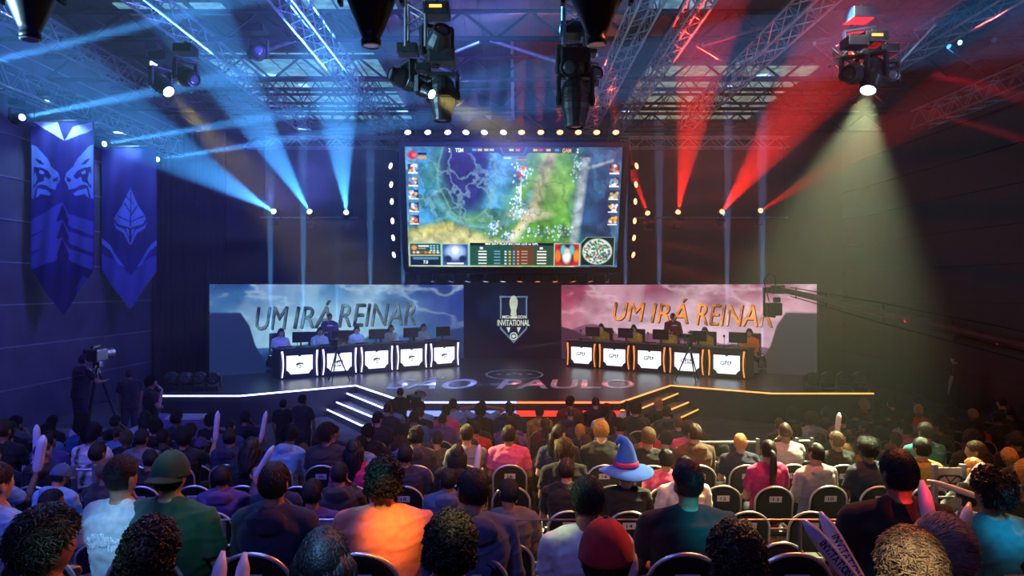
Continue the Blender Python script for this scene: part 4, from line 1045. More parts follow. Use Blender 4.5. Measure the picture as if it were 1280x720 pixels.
PANTS = {k: pants_mesh(p) for k, p in POSES.items()}; SHOES = {k: shoes_mesh(p) for k, p in POSES.items()}
SHIRT = {}
def shirt(pose, kind):
    k = (pose, kind)
    if k not in SHIRT: SHIRT[k] = shirt_mesh(POSES[pose], kind, len(SHIRT)*3.7)
    return SHIRT[k]

# ---------------------------------------------------------------- hair (in head space)
def scalp(d, nape=-.45, line=.42):
    """>0 where hair grows"""
    x, y, z = d
    lim = (nape if y < -.25 else (nape+(line-nape)*min(1, (y+.25)/.85)) )
    if y > -.2 and abs(x) > .75: lim = max(lim, .08)
    return z-lim
def hair_mesh(style, seed, name='hair'):
    r = random.Random(seed); mb = MB(); n, m_ = 40, 26
    P_ = dict(short=(.010,.024,2000), curly=(.022,.0,0), wavy=(.018,.045,2600), fade=(.006,.03,1500), long=(.014,.02,500), pony=(.010,.014,400), bun=(.010,.012,400), buzz=(.004,0,0), spiky=(.010,.05,1500), side=(.014,.07,2200), afro=(.032,0,0))
    th, tl, nt_ = P_[style]; nape = -.62 if style in ('long',) else -.5
    def offs(d):
        s_ = scalp(d, nape); k = max(0, min(1, s_*4+.25)); t = th
        if style in ('wavy','spiky','side','fade'): t = th+(.018 if style != 'fade' else .02)*max(0, d.z)**.7
        if style == 'buzz': t = .004
        if style in ('curly','afro','wavy'): t += (.012 if style != 'afro' else .02)*noise.noise(d*(5 if style != 'wavy' else 3)+V((seed,0,0)))
        return (-.012)*(1-k)+t*k
    vs = []; fs = []
    def pt(d): p = head_radius(d); return p+d*offs(d)
    for i in range(1, m_):
        t = PI*i/m_
        for j in range(n):
            a = 2*PI*j/n; vs.append(pt(V((math.sin(t)*math.cos(a), math.sin(t)*math.sin(a), math.cos(t)))))
    vs += [pt(V((0,0,1))), pt(V((0,0,-1)))]
    for i in range(m_-2):
        for j in range(n): fs.append((i*n+j, (i+1)*n+j, (i+1)*n+(j+1) % n, i*n+(j+1) % n))
    a, b = (m_-1)*n, (m_-1)*n+1
    for j in range(n): fs += [(a, j, (j+1) % n), (b, (m_-2)*n+(j+1) % n, (m_-2)*n+j)]
    mb.add(vs, fs)
    def rd():
        while True:
            d = V((r.gauss(0,1), r.gauss(0,1), r.gauss(0,1))).normalized()
            if scalp(d, nape) > .02: return d
    for _ in range(nt_):
        d = rd()
        if style == 'fade' and d.z < .35: continue
        p = pt(d)-d*.004; L = tl*r.uniform(.6, 1.2)
        flow = {'side': V((.9,.25,-.1)), 'spiky': V((r.uniform(-.4,.4), .35, .9)), 'wavy': V((r.uniform(-.8,.8), r.uniform(-.6,.8), r.uniform(-.5,.4))), 'fade': V((r.uniform(-.3,.3), .8, .5))}.get(style, V((r.uniform(-.35,.35), -.1 if d.y < 0 else .25, -.9)))
        tg = flow-d*flow.dot(d); tg = tg.normalized() if tg.length > .05 else perp(d)[0]
        lift = .55 if style in ('spiky','fade') else .30
        p1 = p+(tg*(1-lift)+d*lift)*L*.5; p2 = p1+(tg*(1-lift*.4)+d*lift*.1-V((0,0,.2)))*L*.5
        if style == 'wavy': p2 += perp(tg)[0]*r.uniform(-.012,.012)
        mb.tube([p, p1, p2], [.0036,.0030,.0008], 4, cap=False)
    if style in ('curly','afro'):
        R_ = .0085 if style == 'curly' else .011
        for _ in range(620):
            d = rd(); p = pt(d)+d*.002; x, y = perp(d); u = (d+x*r.uniform(-1,1)+y*r.uniform(-1,1)).normalized(); x, y = perp(u); a0 = r.uniform(0,6)
            mb.tube([p+x*R_*math.cos(a0+t_*1.5)+y*R_*math.sin(a0+t_*1.5)+u*.0028*(t_-2) for t_ in range(5)], [.003,.0042,.0045,.0042,.002], 4, cap=False)
    if style == 'long':
        for k in range(260):
            a = PI+PI*(k/259)*1.0; a += r.uniform(-.05,.05); rr_ = r.uniform(.8,1.05)
            x0, y0 = math.cos(a)*.088*rr_, math.sin(a)*.10*rr_+.01
            L = .34*r.uniform(.85,1.08); wv = r.uniform(.004,.012); ph = r.uniform(0,6)
            mb.tube([V((x0*(.75 if t_ == 0 else 1+.10*math.sin(t_*.9)), y0*(.8 if t_ == 0 else 1)-.006*t_, .05-L*t_/6))+V((wv*math.sin(t_+ph), wv*math.cos(t_+ph), 0)) for t_ in range(7)], [.008,.013,.013,.012,.011,.008,.003], 5)
        mb.ell(V((0,-.055,-.11)), (.085,.05,.15))
    if style == 'pony':
        mb.tube([V((0,-.10,.03)), V((0,-.15,.02)), V((.005,-.165,-.08)), V((0,-.15,-.2)), V((-.005,-.135,-.30))], [.018,.032,.034,.026,.008], 10)
        for k in range(60): 
            q = r.uniform(-.03,.03); mb.tube([V((q*.3,-.12,.03)), V((q,-.17,-.02)), V((q*1.2,-.18,-.14)), V((q,-.15,-.31))], [.003,.005,.005,.001], 4, cap=False)
    if style == 'bun': mb.ell(V((0,-.115,.055)), (.035,.03,.033)); 
    return mb.mesh(name, M_HAIR, True)
HAIRS = {}
def hair(style, seed=0):
    k = (style, seed)
    if k not in HAIRS: HAIRS[k] = hair_mesh(style, seed+1)
    return HAIRS[k]
def capmesh(back):
    q = {}; mb = MB(); n, m_ = 36, 16; vs = []; fs = []
    for i in range(0, m_):
        t = (PI*.54)*(i+.02)/m_
        for j in range(n):
            a = 2*PI*j/n; d = V((math.sin(t)*math.cos(a), math.sin(t)*math.sin(a), math.cos(t))); seam = .0022*math.exp(-((((a/(PI/3))+.5) % 1-.5)/.06)**2)
            vs.append(head_radius(d)+d*(.020+seam)+V((0,0,.004)))
    for i in range(m_-1):
        for j in range(n): fs.append((i*n+j, (i+1)*n+j, (i+1)*n+(j+1) % n, i*n+(j+1) % n))
    fs.append(tuple(range(n)))
    fs.append(tuple((m_-1)*n+j for j in range(n))[::-1])
    mb.add(vs, fs); q['crown'] = mb.mesh('cap_crown', M_CLOTH, True)
    b = MB(); s_ = -1 if back else 1; vs = []; fs = []; k = 14
    for i in range(k+1):
        a = PI*i/k
        for rr_, zz in ((.082,.012),(.15,-.008),(.16,-.012)):
            vs.append(V((math.cos(a)*min(rr_,.088), s_*(math.sin(a)*rr_*1.0+.02), zz+.02-.02*abs(math.cos(a))**2)))
    for i in range(k):
        for j in range(2): fs.append((i*3+j, i*3+j+1, (i+1)*3+j+1, (i+1)*3+j))
    n0 = len(vs); vs += [v+V((0,0,-.005)) for v in vs]; fs += [tuple(x+n0 for x in f)[::-1] for f in fs[:]]
    q['visor'] = b.add(vs, fs).mesh('cap_visor', M_CLOTH, True)
    q['button'] = MB().ell(head_radius(V((0,0,1)))+V((0,0,.027)), (.009,.009,.006), None, 10, 6).mesh('cap_button', M_CLOTH, True)
    return q
CAP = capmesh(False); CAPB = capmesh(True)
def helmetless(): pass
def wizard():
    q = {}; q['brim'] = MB().lathe([(.07,.045),(.14,.035),(.20,.018),(.235,-.005),(.238,-.012),(.2,.004),(.14,.02),(.07,.03)], 40).mesh('hat_brim', M_CLOTH, True)
    for v in q['brim'].vertices: v.co.z += .022*math.sin(math.atan2(v.co.y, v.co.x)*2+.8)*(Vector((v.co.x, v.co.y)).length/.238)**2
    pts = [V((0,0,.02)), V((0,0,.09)), V((.004,0,.16)), V((.0,0,.22)), V((-.02,.0,.265)), V((-.05,0,.28)), V((-.075,0,.255)), V((-.08,0,.22))]
    q['cone'] = MB().tube(pts[:-1]+[pts[-1]], [.108,.098,.078,.056,.042,.032,.022,.006], 22).mesh('hat_cone', M_CLOTH, True)
    for v in q['cone'].vertices: v.co += v.normal*.004*noise.noise(v.co*30)
    q['band'] = MB().lathe([(.109,.045),(.113,.05),(.109,.082),(.104,.085)], 30).mesh('hat_band', M_CLOTH, True)
    return q
WIZ = wizard()
HC = {'black': (.008,.008,.010), 'dark brown': (.022,.012,.008), 'brown': (.06,.028,.014), 'blond': (.48,.27,.08), 'bleached': (.55,.33,.12), 'grey': (.30,.29,.27), 'light brown': (.16,.09,.045)}
SK = {'a': (.50,.28,.19), 'b': (.36,.19,.12), 'c': (.20,.10,.065), 'd': (.60,.37,.27)}
CC = {'vivid blue': (.025,.15,.85), 'black': (.010,.010,.013), 'charcoal': (.035,.035,.042), 'navy': (.015,.022,.06), 'grey': (.16,.16,.18), 'pale grey': (.38,.40,.45), 'white': (.70,.70,.74), 'maroon': (.16,.012,.02), 'red': (.50,.02,.02),
      'pink': (.70,.10,.22), 'magenta': (.48,.03,.20), 'teal': (.03,.22,.24), 'blue': (.04,.13,.36), 'light blue': (.22,.42,.62), 'denim blue': (.07,.12,.24), 'dark green': (.012,.05,.035), 'olive': (.07,.075,.03),
      'yellow': (.70,.42,.05), 'mustard': (.36,.22,.05), 'brown': (.10,.05,.03), 'purple': (.09,.05,.19), 'coral': (.80,.27,.20), 'orange': (.75,.20,.03)}
NP = [0]
PARG = {}
USED = set()
def person(loc, rz=0, pose='up', kind='tee', cloth='black', hstyle='short', hcol='black', skin='b', label=None, group=None, scale=1.0, seed=None, hat=None, accent=None, extra=None):
    NP[0] += 1; sd = NP[0] if seed is None else seed
    o = link('person', BODY[pose]); o.location = loc; o.rotation_euler = (0,0,rz); o.scale = (scale,)*3
    props(o, label, 'person', group); j = 1+.25*(((sd*37) % 11)/10-.5)
    o.color = (*[c*j for c in SK[skin]], 1)
    sh = link('hoodie' if kind == 'hoodie' else 'shirt', shirt(pose, kind), None, o); sh.color = (*CC[cloth], 1)
    link('trousers', PANTS[pose], None, o); link('shoes', SHOES[pose], None, o)
    Mh = POSES[pose].Mh
    if hstyle:
        h = link('hair', hair(hstyle, sd % 2), None, o); h.matrix_local = Mh; h.color = (*HC[hcol], 1)
    if hat:
        q, c1, c2 = {'cap': (CAP, 'red', 'navy'), 'capback': (CAPB, 'dark green', 'dark green'), 'wizard': (WIZ, 'vivid blue', 'magenta'), 'purplecap': (CAP, 'purple', 'purple'), 'bluecap': (CAP, 'denim blue', 'white')}[hat]
        t = empty('wizard_hat' if hat == 'wizard' else 'cap', (0,0,0)); t.parent = o; t.matrix_local = Mh @ (Matrix.Translation((0,0,.03)) if hat == 'wizard' else Matrix())
        if hat == 'wizard': t.scale = (1.15,)*3
        for k, me in q.items():
            x = link(me.name, me, None, t); x.color = (*CC[c2 if k in ('band','button') else c1], 1)
    if extra: extra(o)
    PARG[o.name] = dict(loc=V(loc), rz=rz, pose=pose, kind=kind, cloth=cloth, hstyle=hstyle, hcol=hcol, skin=skin, label=label, group=group, scale=scale, seed=sd, hat=hat)
    return o

# ---------------------------------------------------------------- chairs
def chair_meshes():
    q = {}
    def arch(r0, n=18, hw=.205, z0=.47, z1=.93):
        pts = [(-hw, 0, z0)]; 
        for k in range(n+1):
            a = PI-PI*k/n; pts.append((hw*math.cos(a), 0, z1-.17+.17*math.sin(a)))
        pts.append((hw, 0, z0)); return [V(p)+V((0, -.20-(p[2]-.47)*.18, 0)) for p in pts]
    fr = MB().tube(arch(0), .0125, 8); 
    for s_ in (-1, 1):
        fr.tube([(s_*.205,-.2,.47),(s_*.2,-.12,.43),(s_*.2,.2,.43)], .0125, 8)
    fr.tube([(-.2,.2,.43),(.2,.2,.43)], .0125, 8); fr.tube([(-.2,-.14,.43),(.2,-.14,.43)], .0125, 8)
    q['frame'] = fr.mesh('frame', M_CHROME, True)
    hw, z0, z1 = .19, .52, .918; pts = [(-hw, z0)]
    for k in range(15): a = PI-PI*k/14; pts.append((hw*math.cos(a), z1-.16+.16*math.sin(a)))
    pts.append((hw, z0)); bm = MB().plate(pts, -.022, .022).mesh('backrest')
    for v in bm.vertices: v.co.y += -.2-(v.co.z-.47)*.18
    b = bmesh.new(); b.from_mesh(bm); bmesh.ops.bevel(b, geom=[e for e in b.edges if len(e.link_faces) == 2 and e.calc_face_angle(0) > 1], offset=.01, segments=2, affect='EDGES'); b.to_mesh(bm); b.free()
    bm.materials.append(M_VINYL); q['backrest'] = bm
    q['seat'] = MB().bbox((0,.02,.385), (.42,.42,.06), .02).mesh('seat', M_VINYL)
    for k, (x, y) in enumerate(((-.2,.2),(.2,.2),(-.2,-.16),(.2,-.16))):
        q['leg%d' % k] = MB().tube([(x,y,.43),(x*1.06,y*1.15,.0)], .0125, 8).mesh('leg', M_CHROME, True)
    q['rivet'] = MB().ell((.150,-.305,.76), (.018,.008,.018), None, 10, 6).ell((-.150,-.305,.76), (.018,.008,.018), None, 10, 6).mesh('rivets', M_CHROME, True)
    return q
CH = chair_meshes(); _tag = {}
M_TAG2 = M_TAG
def tag_meshes(n):
    if n not in _tag:
        card = MB().bbox((0,-.305,.80), (.135,.004,.068), .0015, Matrix.Rotation(.18, 3, 'X')).mesh('number_tag', M_TAG)
        me = fit(text_mesh(str(n), .06, M_INK, .0006, bold=.001), .062, .036); me.transform(Matrix.Rotation(.18, 4, 'X')); me.transform(Matrix.Translation((0,-.3085,.80)))
        _tag[n] = (card, me)
    return _tag[n]
def chair(loc, rz=0, num=None, label=None, group=None, tag=True):
    t = empty('banquet_chair', loc, (0,0,rz)); props(t, label, 'chair', group)
    for k in ('frame','backrest','seat','leg0','leg1','leg2','leg3'): link(CH[k].name.split('.')[0], CH[k], None, t)
    if num is not None:
        c, d = tag_meshes(num); x = link('number_tag', c, None, t); link('number', d, None, x)
    return t

# ---------------------------------------------------------------- audience
def floor_z(y):
    return 1.38 if y < 3.0 else 1.2 if y < 5.4 else .45 if y < 9.6 else 0
TAKEN = []
# near and middle people, placed from the photograph: px of head centre, depth, look
#  x, depth, rz, pose, kind, cloth, hairstyle, haircolour, skin, hat, label
NEAR = [
 (56, 2.6, -.75, 'wide','tee','black','wavy','black','b',None,'person in the bottom left corner, head turned right, thick swept wavy black hair'),
 (188,2.5, .05,'up','tee','charcoal','curly','black','b',None,'person with short tight black curls in front of the dark green shirt, bottom left'),
 (405,2.45, 0,'slim','tee','black','long','black','a',None,'person with long straight black hair at the bottom edge, left of the coral shirt'),
 (563,2.58, 0,'up','tee','charcoal','curly','black','b',None,'person with tight black curls lit yellow on top, bottom centre'),
 (757,2.5, 0,'up','tee','black','short','dark brown','a','cap','person wearing a red cap with a navy button, bottom edge'),
 (920,2.46, 0,'up','tee','black','curly','dark brown','b',None,'person with pale lit curly hair at the bottom edge, right of the centre'),
 (1138,2.36,.1,'slim','tee','black','wavy','light brown','a',None,'person with tousled light wavy hair at the bottom edge, near the right corner'),
 (1176,2.62,-.05,'up','tee','black','side','grey','a',None,'person with cropped grey hair just behind the tousled light hair'),
 (152,4.2,-.35,'wide','tee','pale grey','fade','black','b',None,'broad person in a pale blue-grey printed shirt with short dark hair and beard'),
 (214,4.1,-.3,'wide','tee','dark green','short','black','b','capback','broad person in a dark green printed shirt and a backward dark green cap'),
 (343,4.12,-.12,'up','hoodie','navy','short','dark brown','a',None,'person in a navy jacket with short brown hair, left of the coral shirt'),
 (480,4.07,0,'wide','tee','coral','afro','black','b',None,'person in a coral shirt with round curly black hair, orange light on the back'),
 (590,3.95,.1,'tilt','hoodie','denim blue','short','black','a',None,'person in a denim blue jacket with short black hair, right of the coral shirt'),
 (733,3.85,-.15,'tilt','tee','white','spiky','black','b',None,'person in a white shirt leaning, green-lit black hair, behind the red cap'),
 (860,4.08,0,'wide','tee','black','fade','black','b',None,'broad person in a black shirt with a teal sheen, centre right, faded haircut'),
 (1122,3.9,0,'wide','tee','black','short','black','b',None,'large person in a black shirt with a red-lit bare neck, right side'),
 (1240,3.95,.1,'wide','tee','teal','afro','black','b',None,'broad person in a teal shirt with round black hair at the right edge'),
 (-6,4.1,-.5,'wide','tee','light blue','short','black','a',None,'person in a light blue shirt cut off by the left edge of the picture'),
]
for (x, d, rz, pose, kind, cl, hs, hc, sk, hat, lab) in NEAR:
    hx = (x-640)*d/F; mh = POSES[pose].Mh.translation; mh = Matrix.Rotation(rz, 3, 'Z') @ mh
    z = floor_z(d)
    person((hx-mh.x, d-mh.y, z), rz, pose, kind, cl, hs, hc, sk, lab, None, {1122:1.09, 1240:.99, 1176:.97, 733:.97, 214:1.04, 480:1.01}.get(x, 1.0), None, hat)
# chairs of the rear rows with their number tags
for row, (yc, x17, zf) in enumerate(((4.12, -.81, 1.2), (2.62, -.62, 1.38))):
    for n in range(10, 22):
        x = x17+(17-n)*.58
        if abs(x*F/(yc-.3)) > 700: continue
        chair((x, yc, zf), 0, n, 'black arched chair tagged %d in the %s' % (n, 'second row from the camera' if row == 0 else 'row nearest the camera, bottom edge'), 'tagged chairs of the raised rear rows')

# rows on the main floor and the first riser; y, list of x spans, numbering
rnd = random.Random(21)
HS = ['short','short','short','short','fade','spiky','wavy','curly','long','long','pony','side','buzz','bun','short','wavy']
def pick_look(x, y):
    left = x < -1.5
    hs = rnd.choice(HS); hc = rnd.choice(['black']*6+['dark brown']*5+['brown']*2+['light brown','blond' if x > 0 else 'black'])
    cl = rnd.choice(['black']*7+['charcoal']*4+['navy']*3+(['denim blue','light blue','purple','grey','pale grey','white','blue'] if left else ['grey','maroon','brown','red','pink','white','mustard','olive','pale grey','purple']))
    kind = rnd.choice(['tee','tee','tee','hoodie']); pose = rnd.choice(['up','up','fwd','lookr','lookl','wide','slim','tilt','up','bow','slim','mouth','clap'])
    return pose, kind, cl, hs, hc, rnd.choice('aabbcd')
ROWS = [(14.3, [(-2.6,3.2),(6.2,9.9)]), (13.45, [(-2.7,3.3),(5.2,10.4)]), (12.6, [(-2.9,3.4),(4.6,10.6),(-9.6,-4.6)]), (11.75, [(-3.1,3.4),(4.5,10.5),(-9.6,-4.3)]), (10.9, [(-3.3,3.4),(4.4,9.8),(-9.2,-4.2)]), (10.05, [(-7.6,-4.0),(-3.3,3.4),(4.3,8.4)]),
        (9.1, [(-7.2,7.4)]), (8.15, [(-6.6,6.8)]), (7.25, [(-5.9,6.1)]), (6.4, [(-5.1,5.3)])]
RN = ['first row from stage','second row from stage','third row from stage','fourth row from stage','fifth row from stage','sixth row from stage','seventh row from stage','eighth row from stage','ninth row from stage','tenth row from stage']
# people placed deliberately: nearest seat to pixel x in given row
SPEC = {
 (6,907): ('up','tee','navy','short','bleached','a',None), (7,980): ('slim','tee','magenta','pony','dark brown','a',None), (8,847): ('up','tee','white','short','black','b',None),
 (8,770): ('up','tee','black','short','black','a','wizard'), (7,705): ('up','tee','black','wavy','brown','b',None), (5,750): ('up','tee','brown','long','brown','a',None), (8,686): ('fwd','tee','black','short','dark brown','b',None),
 (3,722): ('up','tee','black','short','blond','a',None), (4,655): ('tilt','tee','mustard','wavy','brown','b',None), (7,440): ('up','tee','magenta','long','black','a',None), (9,398): ('up','tee','purple','short','black','b',None),
 (7,508): ('wide','tee','navy','short','black','b',None), (7,583): ('up','hoodie','black','long','black','a',None), (5,538): ('up','tee','black','short','dark brown','b',None), (4,574): ('up','tee','charcoal','bun','dark brown','a',None),
 (0,609): ('headup','tee','light blue','short','black','b',None), (0,548): ('up','tee','light blue','short','black','b',None), (1,565): ('slim','tee','pink','short','black','a',None), (2,523): ('up','tee','blue','short','dark brown','b',None),
 (3,597): ('up','tee','red','short','black','a',None), (6,88): ('wide','hoodie','purple','short','black','b',None), (5,137): ('up','tee','white','short','black','b',None), (7,140): ('up','tee','pale grey','short','black','b',None),
 (6,268): ('wide','hoodie','navy','short','black','b',None), (5,335): ('fwd','hoodie','light blue','short','grey','a',None), (4,335): ('fwd','hoodie','light blue','short','black','a',None), (6,185): ('up','tee','grey','short','black','b',None), (4,248): ('up','tee','grey','short','black','a','purplecap'),
 (3,933): ('raise','tee','pink','short','dark brown','a',None), (6,1043): ('wide','tee','black','short','light brown','b',None), (5,1070): ('slim','tee','black','long','light brown','a',None), (7,1052): ('tilt','hoodie','pale grey','short','black','a',None),
 (5,1115): ('up','tee','yellow','short','brown','b',None), (7,1200): ('lookl','tee','brown','short','brown','b',None), (3,1145): ('up','hoodie','pink','short','dark brown','a',None), (6,1160): ('up','tee','teal','short','dark brown','b',None),
 (7,1240): ('wide','tee','black','short','black','b',None), (6,812): ('up','tee','black','spiky','light brown','a',None), (7,835): ('up','tee','pink','short','black','b',None), (5,795): ('up','tee','grey','side','brown','a',None),
 (8,548): ('up','hoodie','denim blue','short','black','b',None), (9,622): ('tilt','tee','grey','short','black','b',None), (2,1145): ('clap','tee','pale grey','short','black','b',None), (8,373): ('up','tee','navy','side','black','b',None),
 (9,25): ('lookr','tee','light blue','short','black','b',None), (8,60): ('bow','hoodie','light blue','short','black','a','bluecap'), (8,305): ('tilt','hoodie','purple','short','black','b',None),
}
EMPTY = {(7,462),(7,505),(7,370),(7,776),(7,920),(9,783),(9,920),(9,985),(9,462),(9,500),(9,360),(8,917),(8,990),(9,1060),(9,700),(9,860),(9,310),(9,240),(8,462),(8,240),(8,1090),(9,548),(8,1150),(9,1130),(9,120),(9,180)}
def ordn(i, n, blk):
    if i < n/2: return '%s from left' % ORD[i]
    return '%s from right' % ORD[n-1-i]
for ri, (yr, spans) in enumerate(ROWS):
    zf = floor_z(yr)
    for bi, (xa, xb) in enumerate(spans):
        seats = []; k0 = math.ceil((xa+1.18)/.58); k1 = math.floor((xb+1.18)/.58)
        for k in range(k0, k1+1): seats.append((k, -1.18+.58*k))
        blk = '' if len(spans) == 1 else (' centre block,' if -3.5 < (xa+xb)/2 < 1.5 else ' right block,' if xa > 0 else ' left block,')
        n = len(seats)
        for i, (k, x) in enumerate(seats):
            px = 640+x*F/yr; num = 18-k
            cx_ = x+rnd.uniform(-.03,.03); cy_ = yr+rnd.uniform(-.03,.03)
            where = '%s,%s %s' % (ordn(i, n, blk), blk, RN[ri])
            spec = None; best = 1e9
            for (r_i, sx), v in SPEC.items():
                if r_i == ri and abs(sx-px) < .30*F/yr and abs(sx-px) < best: best = abs(sx-px); spec = v
            emp = any(r_i == ri and abs(sx-px) < .29*F/yr for (r_i, sx) in EMPTY)
            occ = spec is not None or (not emp and rnd.random() < (.88 if ri < 6 else .8))
            gl = 'row '+RN[ri]
            chair((cx_, cy_, zf), rnd.uniform(-.04,.04), num if (ri >= 5 and 0 < num < 40) else None, ('black chair under a person, ' if occ else 'empty black chair, ')+where, 'chairs of the '+RN[ri])
            if not occ: continue
            if spec: pose, kind, cl, hs, hc, sk, hat = spec
            else: pose, kind, cl, hs, hc, sk = pick_look(x, yr); hat = None
            hw_ = {'short':'short hair','fade':'faded hair','spiky':'spiky hair','wavy':'wavy hair','curly':'curly hair','long':'long hair','pony':'ponytail','side':'swept hair','buzz':'cropped hair','bun':'hair bun'}[hs] if not hat else 'a cap'
            lab = 'person, %s, %s %s, %s' % (hw_, cl, 'hoodie' if kind == 'hoodie' else 'shirt', where)
            if hat == 'wizard': lab = 'person wearing a floppy blue wizard hat with a pink band'
            sc_ = rnd.uniform(.94, 1.05)
            rz = rnd.uniform(-.12,.12)+(-.12 if x < -3 else .12 if x > 3 else 0)
            person((cx_+rnd.uniform(-.03,.03), cy_+.01, zf), rz, pose, kind, cl, hs, hc, sk, lab, 'audience in the '+RN[ri], sc_, None, hat)

# prints on shirts, laid on the cloth of the back
from mathutils.bvhtree import BVHTree
def shirt_print(label_start, polys, m):
    p = [o for o in bpy.data.objects if o.get('label', '').startswith(label_start)][0]
    sh = [c for c in p.children if c.name.startswith(('shirt','hoodie'))][0]; me = sh.data
    bv = BVHTree.FromPolygons([v.co.copy() for v in me.vertices], [tuple(f.vertices) for f in me.polygons])
    mb = MB()
    for pl in polys:
        n = len(pl); pts = []
        for x, z in pl:
            hit_ = bv.ray_cast(V((x, -1.5, z)), V((0,1,0)))[0]
            if hit_ is None: break
            pts.append(hit_+V((0,-.004,0)))
        if len(pts) == n: mb.add(pts+[q+V((0,.006,0)) for q in pts], [tuple(range(n)), tuple(range(n, 2*n))[::-1]]+[(i, n+i, n+(i+1) % n, (i+1) % n) for i in range(n)])
    if mb.v: mb.build('shirt_print', m, sh)
r_p = random.Random(3)
bars = []
for i in range(26):
    x = -.13+.26*i/26; h = r_p.uniform(.02,.085); z = .93+r_p.uniform(-.01,.01)-.03*abs(x)/.13
    bars.append([(x, z-h*.6), (x+.008, z-h*.6), (x+.009, z+h*.4), (x+.002, z+h*.45)])
for x0 in (-.02, .01): bars.append([(x0, .89), (x0+.022, .89), (x0+.018, .93), (x0+.006, .93)])
shirt_print('broad person in a pale', bars, mat('print_light', (.62,.66,.75), .7, nscale=8, namt=.15))
bars = []
for i in range(30):
    x = -.02+.11*i/30; h = r_p.uniform(.012,.05); z = .92-.15*(x-.03)
    bars.append([(x, z-h*.5), (x+.004, z-h*.4), (x+.0045, z+h*.5), (x+.001, z+h*.4)])
bars.append([(-.02,.915),(.09,.895),(.09,.903),(-.02,.923)])
shirt_print('broad person in a dark green', bars, mat('print_white', (.75,.78,.8), .7, nscale=8, namt=.1))

# ---------------------------------------------------------------- on stage: players, hosts, cameras
GC = MB().bbox((0,-.27,.95), (.50,.09,.72), .04).bbox((0,0,.50), (.5,.5,.1), .03).tube([(0,0,.45),(0,0,.1)], .03, 8).lathe([(.001,.04),(.28,.04),(.28,.08),(.001,.1)], 10).mesh('gaming_chair', mat('gaming_chair_vinyl', (.02,.02,.03), .5, nscale=5, namt=.3))
HP = MB().tube([(.085*math.cos(a), 0, .085*math.sin(a)*1.5+.0) for a in [PI*k/12 for k in range(13)]], .010, 8).ell((.088,0,-.01), (.02,.035,.042)).ell((-.088,0,-.01), (.02,.035,.042)).mesh('headset', M_BLACKPL, True)
for (sd, k, c, ang, d, n, rank, wh) in DESKS:
    side = 'blue' if sd == 0 else 'red'
    off = -.20 if sd == 0 else .16
    if sd == 1 and rank == 1: off = .33
    p = c+n*1.22+d*off; rz = ang+PI
    g = link('gaming_chair', GC); g.location = p-n*0; g.rotation_euler = (0,0,rz); props(g, 'black high-backed chair behind the %s-side desk, %s' % (side, wh), 'chair', 'players\' chairs')
    def ex_(o, ):
        h = link('headset', HP, None, o); h.matrix_local = POSES['fwd'].Mh @ Matrix.Scale(1.08, 4)
    person(p, rz, 'fwd', 'tee', 'white' if sd == 0 else 'yellow', 'short', 'black' if rank != 4 else 'brown', 'd', 'player in %s jersey with headset behind %s-side desk, %s' % ('white' if sd == 0 else 'yellow', side, wh), 'players at the desks', 1.08, None, None, None, ex_)
M_STRIPE = mat('jersey_band', (.6,.6,.62), .8, nscale=20, namt=.1)
def host(px, ytop, depth, cl, band, label, rz):
    p = P(px, 400, depth); 
    def ex_(o):
        m_ = MB().tube([(0,0,0),(0,0,.16)], .012, 8).ell((0,0,.19), (.028,.028,.035)).mesh('hand_microphone', M_BLACK, True)
        h = link('hand_microphone', m_, None, o); ps = POSES['host']; h.location = ps.hd[1]+V((0,.03,-.06))
        MB().tube([ps.tp(.18*math.cos(a), .13*math.sin(a), .97) for a in [2*PI*k/20 for k in range(20)]], .03, 8, closed=True).build('jersey_stripe', mat('stripe_'+band, CC[band], .8, nscale=20, namt=.1), o, smooth=True)
    person((p.x, p.y, STAGE), rz, 'host', 'hoodie', cl, 'short', 'black', 'a', label, None, 1.06, None, None, None, ex_)
host(412, 396, 24.1, 'purple', 'white', 'standing person in a blue and white jersey holding a microphone behind the blue-side desks', PI+.1)
host(841, 396, 24.2, 'maroon', 'white', 'standing person in a dark red and white jersey with a microphone behind the red-side desks', PI-.1)
# camera on tripod in front of the desks (both sides) and in the front row
def tripod_cam(px, py, depth, zf, hgt, rz, label, sc=1.0):
    p = P(px, py, depth); t = empty('camera_tripod', (p.x, p.y, zf), (0,0,rz)); t.scale = (sc,)*3; props(t, label, 'camera')
    for k in range(3):
        a = 2*PI*k/3+.5; MB().tube([(0,0,hgt), (.42*math.cos(a),.42*math.sin(a),.0)], [.028,.016], 8).tube([(.03*math.cos(a+.6),.03*math.sin(a+.6),hgt*.95),(.23*math.cos(a),.23*math.sin(a),hgt*.45)], .012, 6).build('leg', M_BLACK, t)
    MB().tube([(.2*math.cos(2*PI*k/3+.5), .2*math.sin(2*PI*k/3+.5), hgt*.5) for k in range(3)], .01, 6, closed=True).build('spreader', M_BLACK, t)
    MB().bbox((0,0,hgt+.06), (.14,.14,.12), .02).tube([(0,-.05,hgt+.06),(.1,-.45,hgt-.1)], .012, 6).build('pan_head', M_BLACK, t)
    c = MB().bbox((0,0,hgt+.25), (.2,.48,.24), .03).bbox((0,-.08,hgt+.42), (.06,.3,.04), .01).tube([(0,-.2,hgt+.38),(0,-.2,hgt+.45)], .012, 6).bbox((-.14,-.1,hgt+.33), (.09,.2,.09), .015); c.build('camera_body', M_BLACKPL, t)
    MB().lathe([(.001,0),(.07,0),(.085,.1),(.08,.2),(.11,.3),(.11,.33),(.001,.32)], 16, (0,.22,hgt+.25), Matrix.Rotation(-PI/2, 3, 'X')).build('camera_lens', M_BLACKPL, t, smooth=True)
    return t
tripod_cam(862, 470, 21.4, STAGE, 1.0, .2, 'black camera tripod standing in front of the red-side desks')
